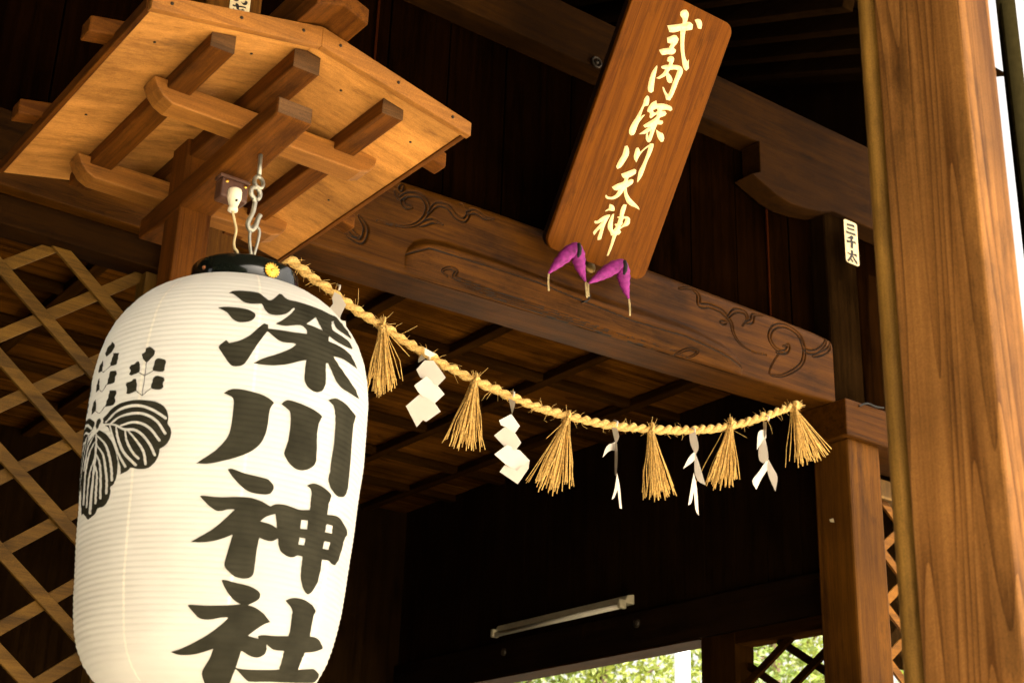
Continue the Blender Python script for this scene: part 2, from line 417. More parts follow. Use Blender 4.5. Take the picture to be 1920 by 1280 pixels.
# --- carved beam as a height field
CUT_FACES = []
def carved_beam():
    x0, x1 = 1.757, 4.618
    nx, nz = 1400, 180
    bx = [1.75, 2.03, 2.51, 3.16, 3.93, 4.33, 4.65]; bz = [3.724, 3.727, 3.733, 3.747, 3.761, 3.770, 3.777]
    tx = [1.75, 2.13, 2.46, 2.79, 3.02, 3.59, 3.94, 4.25, 4.52, 4.65]; tz = [4.05, 4.076, 4.096, 4.106, 4.107, 4.102, 4.099, 4.096, 4.090, 4.078]
    X = np.linspace(x0, x1, nx); zb = np.interp(X, bx, bz); zt = np.interp(X, tx, tz)
    S = np.linspace(0, 1, nz)
    XX = np.repeat(X[:, None], nz, 1); ZZ = zb[:, None] + (zt - zb)[:, None] * S[None]
    def prj(pts): return [tuple(at_Y(p[0], p[1], YB)[[0, 2]]) for p in pts]
    z2 = lambda p: prj(Zm(2.37, 560, 0, p)); z4 = lambda p: prj(Zm(1.969, 1200, 350, p))
    gro = []   # (polyline, half width, depth)
    def g(pts, w=.0070, d=.011): gro.append((crom(pts, 5), w, d))
    for L in ([(430, 850), (450, 880), (490, 862), (545, 868), (575, 915), (560, 965), (510, 1000), (440, 1003), (350, 980)],
              [(455, 842), (470, 815)], [(500, 920), (475, 912), (465, 890), (485, 868)],
              [(578, 945), (615, 908), (665, 918), (700, 960), (738, 975), (757, 940), (740, 905), (722, 903)],
              [(750, 945), (790, 938), (830, 967), (870, 972)], [(540, 1000), (595, 980), (640, 998)],
              [(270, 960), (300, 1015), (280, 1070), (225, 1050), (180, 1005)], [(215, 1000), (250, 1040), (272, 1050)]):
        g(z2(L))
    for L in ([(145, 375), (190, 372), (215, 398), (220, 435), (260, 440), (305, 462), (335, 500), (345, 540), (370, 580), (415, 608), (465, 620)],
              [(325, 480), (350, 457), (385, 462), (395, 490), (378, 512)], [(390, 500), (412, 495), (420, 472), (455, 474)],
              [(300, 500), (320, 500)], [(505, 610), (540, 607), (548, 585), (528, 588)],
              [(540, 612), (500, 595), (478, 555), (495, 517), (540, 512), (585, 545), (606, 600), (598, 650), (560, 682), (520, 697), (478, 690), (490, 650), (520, 605)],
              [(590, 560), (615, 605), (655, 605), (690, 565), (665, 545)], [(640, 625), (690, 605), (705, 575)]):
        g(z4(L))
    tail = prj([(835, 520), (825, 510), (836, 505), (850, 511), (848, 521), (872, 531), (935, 553), (999, 573), (1078, 600), (1158, 628), (1200, 639), (1251, 656), (1272, 658)])
    g(tail, .0042, .009)
    g([(a + .004, b - .016) for a, b in tail[5:]], .0035, .008)
    g(prj([(1265, 664), (1285, 656), (1302, 661), (1290, 670), (1272, 664)]), .0042, .008)
    D = np.zeros_like(XX)
    P = np.stack([XX, ZZ], -1)
    def dist(poly, closed=False, taper=False):
        q = np.array(poly); A = q if closed else q[:-1]; B = np.roll(q, -1, 0) if closed else q[1:]
        best = np.full(XX.shape, 9.0)
        lo, hi = q.min(0) - .06, q.max(0) + .06
        m = (XX > lo[0]) & (XX < hi[0]) & (ZZ > lo[1]) & (ZZ < hi[1])
        pm = P[m]; bb = np.full(len(pm), 9.0)
        for k_, (a, b) in enumerate(zip(A, B)):
            sc_k = (.40 + .85 * math.sin(math.pi * min(1, (k_ + .5) / len(A) * 1.15 + .02) ** .8)) if taper else 1.0
            ab = b - a; t = np.clip(((pm - a) @ ab) / (ab @ ab + 1e-12), 0, 1)
            bb = np.minimum(bb, np.linalg.norm(pm - a - t[:, None] * ab, axis=1) / max(.3, sc_k))
        best[m] = bb; return best, m
    for pts, w, d in gro:
        di, _ = dist(pts, taper=True)
        D = np.maximum(D, d * np.exp(-((di - w) / (w * .42)) ** 2))      # two cuts with a rounded rib between
        D -= .0035 * np.exp(-(di / (w * .45)) ** 2)
    # the lower part swells forward under a soft curved lip, with a sharp line below it
    lip = np.array(prj([(760, 477), (766, 462), (776, 450), (792, 446), (840, 452), (930, 484), (1050, 530), (1200, 575), (1300, 612), (1352, 640), (1378, 662), (1389, 684), (1391, 690)]))
    low = np.array(prj([(760, 477), (796, 470), (855, 488), (930, 511), (1003, 535), (1060, 559), (1180, 606), (1276, 634), (1333, 660), (1373, 682), (1391, 690)]))
    zlip = np.interp(X, lip[:, 0], lip[:, 1]); zlow = np.interp(X, low[:, 0], low[:, 1])
    xa, xb = lip[0, 0], lip[-1, 0]
    inr = (X > xa) & (X < xb)
    P0 = np.where(inr, .034 * np.clip(np.minimum(X - xa, xb - X) / .10, 0, 1) ** .6, 0)
    t = np.clip((zlip[:, None] - ZZ) / np.maximum(.004, .75 * (zlip - zlow))[:, None], 0, 1); t = t * t * (3 - 2 * t)
    dn = np.clip((zlow[:, None] - ZZ) / (zlow - zb)[:, None], 0, 1)
    D -= P0[:, None] * t * (1 - .85 * dn ** .9)
    di, _ = dist(low); D = np.where(inr[:, None], np.maximum(D, D + .009 * np.clip(1 - di / .0055, 0, 1)), D)
    LOWD = np.where(inr[:, None], np.clip(1 - di / .0045, 0, 1), 0)
    # rounded top and bottom edges
    et = (zt[:, None] - ZZ); eb = (ZZ - zb[:, None])
    r = .060; D += np.where(et < r, .55 * (r - np.sqrt(np.maximum(0, r * r - (r - et) ** 2))), 0)
    r = .012; D += np.where(eb < r, r - np.sqrt(np.maximum(0, r * r - (r - eb) ** 2)), 0)
    YY = YB + D
    vs = np.stack([XX, YY, ZZ], -1).reshape(-1, 3).tolist()
    fs = [(i * nz + j, (i + 1) * nz + j, (i + 1) * nz + j + 1, i * nz + j + 1) for i in range(nx - 1) for j in range(nz - 1)]
    mb = MB(); mb.add(vs, fs, True)
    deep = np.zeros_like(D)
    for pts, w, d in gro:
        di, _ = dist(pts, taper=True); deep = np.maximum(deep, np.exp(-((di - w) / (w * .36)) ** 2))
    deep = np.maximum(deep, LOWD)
    CUT_FACES.extend(((deep[:-1, :-1] + deep[1:, 1:]) / 2 > .45).reshape(-1).tolist())
    # back and underside sheets
    back = 4.16; k = nx
    b = [(x, YB + .012, z) for x, z in zip(X, zb)] + [(x, back, z) for x, z in zip(X, zb)] + [(x, back, z) for x, z in zip(X, zt)] + [(x, YB + .033, z) for x, z in zip(X, zt)]
    f2 = []
    for i in range(0, nx - 1):
        for a in range(3): f2.append((a * k + i, a * k + i + 1, (a + 1) * k + i + 1, (a + 1) * k + i))
    mb.add(b, f2)
    for e in (0, nx - 1):
        ring = [(X[e], YY[e, j], ZZ[e, j]) for j in range(nz)] + [(X[e], back, zt[e]), (X[e], back, zb[e])]
        mb.add(ring, [tuple(range(len(ring)))])
    return mb
cb_o = part('carved_beam', carved_beam(), W('beam', 'x'), bevel=0, label='carved front beam with scroll engravings and a long sunk panel')

cb_o.data.materials.append(plain('groove_dark', (.010, .005, .002), .85, noise=.4, nscale=50))  # darker colour for the faces inside the cut lines
mi = np.zeros(len(cb_o.data.polygons), np.int32); mi[:len(CUT_FACES)] = np.array(CUT_FACES, np.int32); cb_o.data.polygons.foreach_set('material_index', mi)
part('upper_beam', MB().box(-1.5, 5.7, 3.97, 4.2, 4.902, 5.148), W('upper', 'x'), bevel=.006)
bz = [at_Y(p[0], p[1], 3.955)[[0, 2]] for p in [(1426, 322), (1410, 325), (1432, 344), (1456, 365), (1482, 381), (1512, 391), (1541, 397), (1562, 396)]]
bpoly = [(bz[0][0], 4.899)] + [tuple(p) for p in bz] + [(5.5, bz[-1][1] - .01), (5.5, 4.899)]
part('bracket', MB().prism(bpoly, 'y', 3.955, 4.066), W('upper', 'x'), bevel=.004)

# plank wall between the beams
mbw = MB(); x = -2.0
while x < 5.6:
    w = random.choice((.27, .30, .33)); off = random.uniform(0, .006)
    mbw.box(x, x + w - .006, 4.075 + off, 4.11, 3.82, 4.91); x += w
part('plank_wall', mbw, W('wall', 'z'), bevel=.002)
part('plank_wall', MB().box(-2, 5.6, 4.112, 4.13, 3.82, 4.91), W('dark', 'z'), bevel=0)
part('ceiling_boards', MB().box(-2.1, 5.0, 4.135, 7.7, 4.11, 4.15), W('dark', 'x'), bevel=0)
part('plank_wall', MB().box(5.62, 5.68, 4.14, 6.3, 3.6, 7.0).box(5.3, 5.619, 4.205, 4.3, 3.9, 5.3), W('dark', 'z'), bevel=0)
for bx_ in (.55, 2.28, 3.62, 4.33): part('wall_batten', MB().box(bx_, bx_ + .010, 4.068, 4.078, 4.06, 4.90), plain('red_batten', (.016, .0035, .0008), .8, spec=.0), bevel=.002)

# left bay
part('bay_beam', MB().box(-1.5, 1.556, 3.965, 4.13, 3.664, 3.835), W('upper', 'x'), bevel=.006)
part('bay_rail', MB().box(-1.5, 1.50, 3.955, 4.13, 3.584, 3.6625), W('beam', 'x'), bevel=.004)
part('bay_rail', MB().box(-1.5, 1.556, 4.0, 4.10, 3.486, 3.5825), W('upper', 'x'), bevel=.004)

def lattice(mb, u0, u1, v0, v1, ang, pa, oa, pb_, ob, w, place, t=.014):
    """two layers of crossing slats clipped to the opening; place(u,v,d)->xyz"""
    for lay, (sg, pitch, off) in enumerate(((-1, pa, oa), (1, pb_, ob))):
        d = np.array([math.cos(rad(ang)), sg * math.sin(rad(ang))]); nrm = np.array([-sg * d[1] * sg, d[0]])
        nrm = np.array([-d[1], d[0]])
        k0 = -60
        for k in range(k0, 60):
            c = off + k * pitch
            # clip the centre line to the box
            p = nrm * c
            ts = []
            lo, hi = -99, 99
            for i, (a, b) in enumerate(((u0, u1), (v0, v1))):
                t1, t2 = (a - p[i]) / d[i], (b - p[i]) / d[i]
                lo, hi = max(lo, min(t1, t2)), min(hi, max(t1, t2))
            if hi - lo < .05: continue
            q = [p + d * lo + nrm * w / 2, p + d * hi + nrm * w / 2, p + d * hi - nrm * w / 2, p + d * lo - nrm * w / 2]
            y0 = lay * t + .0006 * (k % 3); y1 = y0 + t - .001
            vs = [place(a[0], a[1], y0) for a in q] + [place(a[0], a[1], y1) for a in q]
            mb.add(vs, [(0, 1, 2, 3), (7, 6, 5, 4), (0, 4, 5, 1), (1, 5, 6, 2), (2, 6, 7, 3), (3, 7, 4, 0)])
mbl = MB(); lattice(mbl, -.6, 1.52, 1.2, 3.54, 38.1, .189, 3.534 - .0185, .1835, 1.639 - .0185, .037, lambda u, v, d: (u, 4.048 + d, v))
part('lattice_panel', mbl, W('lattice', 'x'), bevel=.0015)
part('lattice_frame', MB().box(1.515, 1.554, 4.03, 4.10, .8, 3.484), W('lattice', 'z'), bevel=.003)
mbl = MB(); lattice(mbl, 4.87, 5.6, .8, 3.43, 38.1, .189, 5.2, .1835, -.9, .037, lambda u, v, d: (u, 4.048 + d, v))
part('lattice_panel', mbl, W('post', 'x'), bevel=.0015)
part('lattice_frame', MB().box(4.823, 4.872, 4.03, 4.10, .8, 3.61).box(4.873, 5.6, 4.03, 4.10, 3.432, 3.52), W('lattice', 'z'), bevel=.003)

part('plank_wall', MB().box(4.86, 5.6, 4.30, 4.33, 2.78, 4.1), W('dark', 'z'), bevel=0)
# interior: floor, walls, coffered ceiling
XS = 4.75
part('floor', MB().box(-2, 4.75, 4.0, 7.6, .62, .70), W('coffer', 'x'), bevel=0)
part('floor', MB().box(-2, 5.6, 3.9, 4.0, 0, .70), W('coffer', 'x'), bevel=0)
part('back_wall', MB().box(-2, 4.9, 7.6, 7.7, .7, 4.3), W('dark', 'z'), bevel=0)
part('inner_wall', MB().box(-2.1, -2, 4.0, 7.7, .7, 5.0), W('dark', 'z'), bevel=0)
mbc = MB(); y = 4.16
while y < 7.6:
    mbc.box(-2, 4.74, y, y + .246, 4.052 + random.uniform(0, .004), 4.08); y += .25
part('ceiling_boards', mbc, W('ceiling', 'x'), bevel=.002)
mbc = MB()
for k in range(-10, 3):
    xx = 3.375 + .53 * k; mbc.box(xx - .028, xx + .028, 4.17, 7.58, 4.008, 4.046)
part('ceiling_rib', mbc, W('coffer', 'y'), bevel=.004)
mbc = MB()
for k in range(6):
    yy = 4.62 + .49 * k
    mbc.box(-2, 4.74, yy - .026, yy + .026, 4.012, 4.048)
part('ceiling_rib', mbc, W('coffer', 'x'), bevel=.004)

# right side wall with window opening and lattice
mbs = MB(); y = 4.13
while y < 7.6:
    mbs.box(XS, XS + .03, y, y + .20, 3.105, 4.10); y += .203
part('side_wall', mbs, W('dark', 'z'), bevel=.001)
part('window_head', MB().box(XS - .03, XS + .12, 4.13, 7.6, 2.92, 3.103), W('window', 'y'), bevel=.004)
part('lit_underside', MB().box(XS - .032, XS + .125, 4.96, 7.6, 2.909, 2.9185), W('upper', 'y'), bevel=.001)  # added strip; lighter wood stands in for light under the window head
part('window_post', MB().box(XS - .02, XS + .10, 4.735, 4.955, .7, 2.9185), W('coffer', 'z'), bevel=.004)
part('window_frame', MB().box(XS - .02, XS + .10, 4.13, 4.734, 2.862, 2.9185).box(XS - .02, XS + .10, 4.13, 4.20, .7, 2.861), W('coffer', 'y'), bevel=.003)
mbl = MB(); lattice(mbl, 4.20, 4.735, .9, 2.862, 32, .175, 0.06, .175, 0.02, .032, lambda u, v, d: (XS + .03 + d, u, v), t=.022)
part('window_lattice', mbl, W('coffer', 'y'), bevel=.0015)

# sloping rafters under the eaves seen above the upper beam
for k in range(9):
    xr = 3.35 + .235 * k
    y0, z0 = 3.70, 5.60
    mb = MB(); s = .42
    y1 = 6.2; dz = (y1 - y0) * s
    mb.add([(xr - .035, y0, z0), (xr + .035, y0, z0), (xr + .035, y1, z0 + dz), (xr - .035, y1, z0 + dz),
            (xr - .035, y0 - .03, z0 + .09), (xr + .035, y0 - .03, z0 + .09), (xr + .035, y1, z0 + dz + .09), (xr - .035, y1, z0 + dz + .09)],
           [(0, 1, 2, 3), (4, 7, 6, 5), (0, 4, 5, 1), (1, 5, 6, 2), (2, 6, 7, 3), (3, 7, 4, 0)])
    part('rafter', mb, W('dark', 'y'), bevel=.003)
part('eaves_boards', MB().add([(2, 3.66, 5.70), (5.7, 3.66, 5.70), (5.7, 6.3, 6.80), (2, 6.3, 6.80)], [(0, 1, 2, 3)]), W('dark', 'y'), bevel=0)
part('plank_wall', MB().box(-2, 5.6, 6.2, 6.25, 4.1, 6.9), W('dark', 'z'), bevel=0)

DARKM = plain('dark_iron', (.03, .022, .014), .5, metal=.5)
for px_, py_, X_, r_ in ((1195, 1168, XS - .03, .022), (946, 1222, XS - .03, .020)):
    c_ = at_X(px_, py_, X_); part('nail_cover', MB().tube([c_, c_ + np.array([-.010, 0, 0]), c_ + np.array([-.016, 0, 0])], [r_, r_, r_ * .5], 14), DARKM, bevel=0)
c_ = at_Y(1117, 118, 3.968)
part('ring_bolt', MB().tube([c_ + np.array([.022 * math.cos(a), -.006, .022 * math.sin(a)]) for a in np.linspace(0, 2 * math.pi, 20)], .005, 8, cap=False).tube([c_, c_ + np.array([0, -.012, 0])], [.012, .008], 10), DARKM, bevel=0)
c_ = at_Y(1628, 762, 3.893)
part('cable_clip', MB().tube(crom([c_ + np.array([-.06, 0, -.012]), c_ + np.array([-.03, -.004, .004]), c_ + np.array([0, -.004, .012]), c_ + np.array([.05, -.003, .010]), c_ + np.array([.10, 0, .018])], 5), .004, 6), BLACKCL, bevel=0)
c_ = at_X(1557, 978, 4.6185)
part('paper_scrap', MB().add([c_, c_ + np.array([-.001, -.022, -.006]), c_ + np.array([-.001, -.018, .012]), c_ + np.array([-.002, .004, .012])], [(0, 1, 2, 3)]), STICK, bevel=0)

# ================================================================== PORCH (pillar in the foreground and the roof over the camera)
porch = thing('entrance_porch', 'blurred square porch pillar of warm grained timber in the right foreground', 'porch', (2.08, 1.40, 0))
PYC = at_X(1797, 0, 1.95)[1]; PXR = at_Y(1855, 0, PYC)[0]
part('pillar', MB().box(1.95, PXR, PYC, 1.531, 0, 5.4), W('pillar', 'z'), porch, bevel=.006)
mb = MB(); n = 10
pts = [(1.985, 1.532), (1.985, 1.585)] + [(1.972 - .020 * math.sin(math.pi * (i / n)) - .004, 1.583 - .050 * i / n) for i in range(n + 1)]
mb.prism(pts, 'z', 0, 5.4)
o = part('corner_trim', mb, W('trim', 'z'), porch, bevel=0)
rv = [(-9, -2.2, 5.75), (5.22, -2.2, 5.75), (5.22, 6.3, 6.92), (-9, 6.3, 6.92)]
part('roof', MB().add(rv + [(a, b, c + .18) for a, b, c in rv], [(0, 1, 2, 3), (7, 6, 5, 4), (0, 4, 5, 1), (1, 5, 6, 2), (2, 6, 7, 3), (3, 7, 4, 0)]), W('coffer', 'y'), porch, bevel=0)

# ================================================================== LANTERN STAND (small roof on a post)
st = thing('lantern_stand', 'tan timber lantern post with a small gabled board roof on crossbars', 'lantern stand', (1.366, 3.38, 0))
def sp(name, mb, kind='canopy_frame', axis='y', parent=st, bevel=.004): return mb.build(name, W(kind, axis), parent, bevel)
AX0, AX1 = 1.319, 1.412; AXC = 1.3655
sp('post', MB().box(AX0, AX1, 3.332, 3.428, 0, 3.60), 'canopy_frame', 'z', bevel=.005)
# arm: upswept end
arm = [(3.30, 3.37), (2.80, 3.404), (2.80, 3.452), (3.05, 3.448), (3.60, 3.43), (3.60, 3.37), (3.429, 3.355)]
o_ = sp('arm', MB().prism(arm, 'x', AX0 - .0025, AX1 + .0025), 'canopy_frame', 'y', bevel=.006)
sp('end_grain', MB().box(AX0 + .002, AX1 - .002, 2.7985, 2.803, 3.408, 3.448), 'end_grain', 'x', o_, 0)
# curved brace between post and arm
bf = [tuple(at_X(x_, y_, AX1 - .012)[1:]) for x_, y_ in [(363, 545), (365, 505), (372, 455), (384, 405), (400, 368), (418, 345)]]
br = [(3.331, bf[0][1] - .15), (3.331, 3.372), (bf[-1][0] + .01, 3.39)] + bf[::-1] + [(bf[0][0] + .01, bf[0][1] - .1)]
sp('brace', MB().prism(br, 'x', AX0 + .012, AX1 - .012), 'canopy_frame', 'z', bevel=.005)
def xbar(Y0, Y1, zb, zt):
    x0, x1 = 1.082, 1.716; pts = []
    n = 6
    for i in range(n + 1):
        a = math.pi / 2 * i / n; pts.append((x0 + .055 * (1 - math.sin(a)), zb + .065 * (1 - math.cos(a))))
    pts = pts[::-1]
    pts = [(x0, zt)] + pts + [(x1 - .055 * (1 - math.sin(a)), zb + .05 * (1 - math.cos(a))) for a in np.linspace(math.pi / 2, 0, n + 1)[::1]][::1]
    pts = [(x0, zt), (x0, zb + .056), (x0 + .012, zb + .032), (x0 + .03, zb + .012), (x0 + .055, zb), (x1 - .05, zb), (x1 - .02, zb + .012), (x1 - .004, zb + .035), (x1, zt)]
    sp('crossbar', MB().prism(pts, 'y', Y0, Y1), 'crossbar', 'x', bevel=.004)
xbar(3.0, 3.07, 3.452, 3.513)
xbar(3.49, 3.56, 3.452, 3.513)
YN, YF = 2.716, 3.70
def purlin(xc, w, zb, zl, zc, zr):
    p = [(xc - w / 2, zb), (xc + w / 2, zb), (xc + w / 2, zr), (xc, zc), (xc - w / 2, zl)]
    pe = [(xc + (a - xc) * .97, zb + (b - zb) * .96 + .001) for a, b in p]
    o_ = sp('purlin', MB().prism(p, 'y', 2.765, YF - .05), 'canopy_frame', 'y', bevel=.004)
    sp('end_grain', MB().prism(pe, 'y', 2.7635, 2.7665), 'end_grain', 'x', o_, 0)
SL = (3.577 - 3.485) / (1.3655 - .936)     # roof slope
def under(x): return 3.581 - SL * abs(x - AXC)
for xc in (1.148, 1.615): purlin(xc, .062, 3.49, under(xc - .031) - .001, under(xc) - .001, under(xc + .031) - .001)
purlin(1.3865 - .02, .072, 3.522, under(1.33) - .001, 3.579, under(1.40) - .001)
RT = .020
for sgn, nm in ((-1, 'roof_board'), (1, 'roof_board')):
    xe = .952 if sgn < 0 else 1.796
    zc, ze = 3.581, under(xe)
    vs = [(AXC, YN, zc), (xe, YN, ze), (xe, YF, ze), (AXC, YF, zc)]
    vs += [(a, b, c + RT) for a, b, c in vs]
    sp(nm, MB().add(vs, [(3, 2, 1, 0), (4, 5, 6, 7), (0, 1, 5, 4), (1, 2, 6, 5), (2, 3, 7, 6), (3, 0, 4, 7)]), 'canopy', 'x' if sgn < 0 else 'x', bevel=.002)
    # barge board along the near gable edge
    d = .030
    vs = []
    for yy in (YN - .022, YN - .001):
        vs += [(AXC, yy, zc - .024), (xe + sgn * .010, yy, ze - .014), (xe + sgn * .010, yy, ze + RT + .004), (AXC, yy, zc + RT + .010)]
    sp('barge_board', MB().add(vs, [(0, 1, 2, 3), (7, 6, 5, 4), (0, 4, 5, 1), (1, 5, 6, 2), (2, 6, 7, 3), (3, 7, 4, 0)]), 'crossbar', 'x', bevel=.002)
    # eave strip on the outer edge, dark wood standing in for its shade
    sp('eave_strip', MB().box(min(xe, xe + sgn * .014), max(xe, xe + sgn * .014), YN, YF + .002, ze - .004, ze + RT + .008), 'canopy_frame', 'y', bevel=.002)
    for yy in (2.93, 3.40):
        xo = xe + sgn * .075
        za, zb2 = 3.581 + RT + .001, under(xe) + RT + .001
        zo = zb2 - SL * .075
        vs = []
        for y_ in (yy - .028, yy + .028):
            vs += [(AXC + sgn * .06, y_, za - SL * .06 + .002), (xo, y_, zo + .002), (xo, y_, zo + .046), (AXC + sgn * .06, y_, za - SL * .06 + .046)]
        sp('roof_batten', MB().add(vs, [(0, 1, 2, 3), (7, 6, 5, 4), (0, 4, 5, 1), (1, 5, 6, 2), (2, 6, 7, 3), (3, 7, 4, 0)]), 'canopy_frame', 'x', bevel=.005)
sp('ridge_cap', MB().prism([(AXC - .07, 3.596), (AXC - .07, 3.640), (AXC, 3.665), (AXC + .07, 3.640), (AXC + .07, 3.596), (AXC, 3.622)], 'y', 2.60, 3.76), 'canopy_frame', 'y', bevel=.004)
sp('ridge_cap', MB().prism([(AXC - .045, 3.667 - .008), (AXC - .055, 3.725), (AXC + .055, 3.725), (AXC + .045, 3.667 - .008), (AXC, 3.669)], 'y', 2.63, 3.73), 'canopy_frame', 'y', bevel=.004)

NAIL = plain('nail_head', (.025, .017, .010), .55, metal=.5)
for k_, (t_, sg_) in enumerate(((.12, -1), (.5, -1), (.9, -1), (.12, 1), (.52, 1), (.91, 1))):
    xn = AXC + sg_ * t_ * .42; zn = under(xn) + .008
    MB().tube([(xn, YN - .0215, zn), (xn, YN - .0238, zn)], .0042, 10).build('nail_head', NAIL, st)
for xn, yn in ((1.02, 2.86), (1.02, 3.28), (1.25, 2.83), (1.50, 2.83), (1.73, 2.86), (1.73, 3.28)):
    MB().tube([(xn, yn, under(xn) + .001), (xn, yn, under(xn) - .0018)], .0036, 10).build('nail_head', NAIL, st)

# ================================================================== LANTERN
LX, LY = 1.3695, 2.987
lan = thing('paper_lantern', 'large cream ribbed paper lantern with bold black characters and a leaf crest', 'lantern', (LX, LY, 2.03))
PROF = [(3.006, .124), (2.998, .150), (2.980, .190), (2.956, .2245), (2.93, .250), (2.90, .272), (2.876, .286), (2.84, .300), (2.80, .3085), (2.746, .3145), (2.68, .3160), (2.596, .3140),
        (2.52, .3090), (2.446, .3035), (2.38, .2985), (2.316, .2940), (2.26, .2890), (2.216, .2830), (2.18, .2760), (2.146, .2660), (2.115, .2510), (2.09, .2320), (2.07, .2080), (2.055, .180), (2.046, .150), (2.042, .125)]
PZ = np.array([p[0] for p in PROF])[::-1]; PR = np.array([p[1] for p in PROF])[::-1]
RIB = .0125
def Rs(z): return np.interp(z, PZ, PR)
def Rr(z): return Rs(z) + .0014 * (1 - np.abs(np.sin(np.pi * z / RIB))) 
WV = [(rng.integers(2, 12), rng.uniform(0, 6.3), rng.uniform(4, 60), rng.uniform(0, 6.3), rng.uniform(.3, 1)) for _ in range(22)]
def Rw(z, th):
    w = 0
    for kk, p1, kz, p2, am in WV: w = w + am * math.sin(kk * th + p1) * math.sin(kz * z + p2)
    return float(Rr(z)) + .00042 * w * min(1, (3.006 - z) / .05, (z - 2.042) / .05)
zs = np.arange(math.ceil(2.043 / (RIB / 4)), math.floor(3.005 / (RIB / 4)) + 1) * RIB / 4
zs = np.unique(np.concatenate([[2.042], zs, [3.006]]))
mb = MB(); mb.lathe([(float(Rr(z)), float(z)) for z in zs], LX, LY, 192)
for i_, p_ in enumerate(mb.v):
    th_ = 2 * math.pi * (i_ % 192) / 192; r_ = Rw(p_[2], th_); mb.v[i_] = (LX + r_ * math.cos(th_), LY + r_ * math.sin(th_), p_[2])
body = mb.build('paper_body', paper_m, lan)
# faint overlapping paper seams
mb = MB()
for th in np.arange(8) * math.pi / 4 + 3.63:
    vs = []; fs = []
    for i, z in enumerate(zs[8:-8]):
        for dth in (-.010, .010):
            r = Rw(float(z), th + dth) + .00035; vs.append((LX + r * math.cos(th + dth), LY + r * math.sin(th + dth), z))
    fs = [(2 * i, 2 * i + 1, 2 * i + 3, 2 * i + 2) for i in range(len(vs) // 2 - 1)]
    mb.add(vs, fs, True)
SEAM = plain('paper_seam', (.76, .73, .65), .7, noise=.03)
mb.build('paper_seam', SEAM, lan)

bulb = bpy.data.lights.new('lantern_bulb', 'POINT'); bulb.energy = .62; bulb.color = (1.0, .96, .87); bulb.shadow_soft_size = .06
bo = bpy.data.objects.new('lantern_bulb', bulb); C.objects.link(bo); bo.parent = lan; bo.location = (0, 0, .66)

def onto_lantern(px, py):
    d = ray(px, py); d = d / np.linalg.norm(d)
    t = np.linspace(2.5, 4.3, 3600); P = CAM + t[:, None] * d
    g = np.hypot(P[:, 0] - LX, P[:, 1] - LY) - np.where((P[:, 2] < 3.006) & (P[:, 2] > 2.042), Rs(P[:, 2]), .0)
    i = np.argmax(g < 0)
    if not (g < 0).any():
        i = int(np.argmin(g))
    q = P[i]
    return (math.atan2(q[1] - LY, q[0] - LX) % (2 * math.pi)) * .30, q[2]

def lantern_ink(name, blacks_px, holes_px=(), mirror=None, sm=True, mat=INK):
    T = lambda poly: [onto_lantern(*p) for p in poly]
    B = [T(smooth_poly(p, 3) if sm else p) for p in blacks_px]; H = [T(smooth_poly(p, 3) if sm else p) for p in holes_px]
    return ink_uv(name, B, H)

def ink_uv(name, B, H):
    V, T3 = fill2d(B, H, grid=(.009, RIB / 4))
    vs = []
    for u, z in V:
        th = u / .30; r = Rw(float(z), th) + .0015
        vs.append((LX + r * math.cos(th), LY + r * math.sin(th), z))
    mb = MB(); mb.add(vs, T3, True)
    return mb.build(name, INK, lan)

c1 = lambda p: Zm(5.566, 400, 530, p); c2 = lambda p: Zm(5.333, 360, 710, p); c3 = lambda p: Zm(5.12, 350, 870, p); c4 = lambda p: Zm(6.4, 315, 1080, p)
lantern_ink('painted_character', [c1([(160, 110), (215, 87), (340, 88), (470, 107), (530, 150), (575, 183), (610, 180), (650, 150), (680, 120), (715, 128), (765, 175), (860, 200), (1000, 240), (1130, 285), (1220, 330), (1280, 360), (1340, 430), (1400, 510), (1440, 590), (1380, 548), (1310, 500), (1268, 455), (1252, 400), (1232, 405),
    (1232, 470), (1255, 503), (1310, 540), (1380, 590), (1430, 650), (1440, 695), (1380, 670), (1290, 620), (1210, 560), (1198, 580), (1203, 610), (1290, 650), (1380, 710), (1440, 790), (1490, 900), (1420, 850), (1340, 795), (1250, 770), (1310, 870), (1400, 1000), (1480, 1120), (1515, 1215),
    (1430, 1160), (1320, 1090), (1260, 1000), (1220, 900), (1188, 840), (1170, 840), (1168, 950), (1163, 1060), (1130, 1130), (1070, 1145), (1000, 1110), (950, 1030), (950, 930), (965, 810), (900, 820), (780, 850), (640, 865), (500, 855), (415, 840), (520, 790), (680, 740), (800, 690), (860, 645),
    (820, 632), (720, 622), (650, 585), (590, 530), (560, 512), (500, 590), (430, 690), (360, 800), (310, 860), (240, 875), (180, 860), (120, 780), (55, 680), (70, 650), (135, 600), (165, 630), (260, 610), (380, 550), (470, 470), (530, 425), (570, 440), (572, 480), (700, 495), (840, 520), (975, 535),
    (965, 490), (920, 450), (860, 445), (760, 455), (690, 445), (645, 430), (720, 390), (800, 330), (845, 278), (835, 264), (810, 285), (760, 325), (680, 342), (590, 330), (540, 290), (510, 230), (490, 220), (400, 222), (320, 205), (250, 150), (205, 120)]),
    c1([(50, 265), (110, 255), (230, 260), (360, 280), (430, 320), (440, 350), (410, 390), (330, 415), (250, 412), (190, 370), (150, 320), (100, 290)])],
    [c1([(970, 430), (1020, 395), (1065, 360), (1100, 430), (1140, 500), (1060, 462)])])
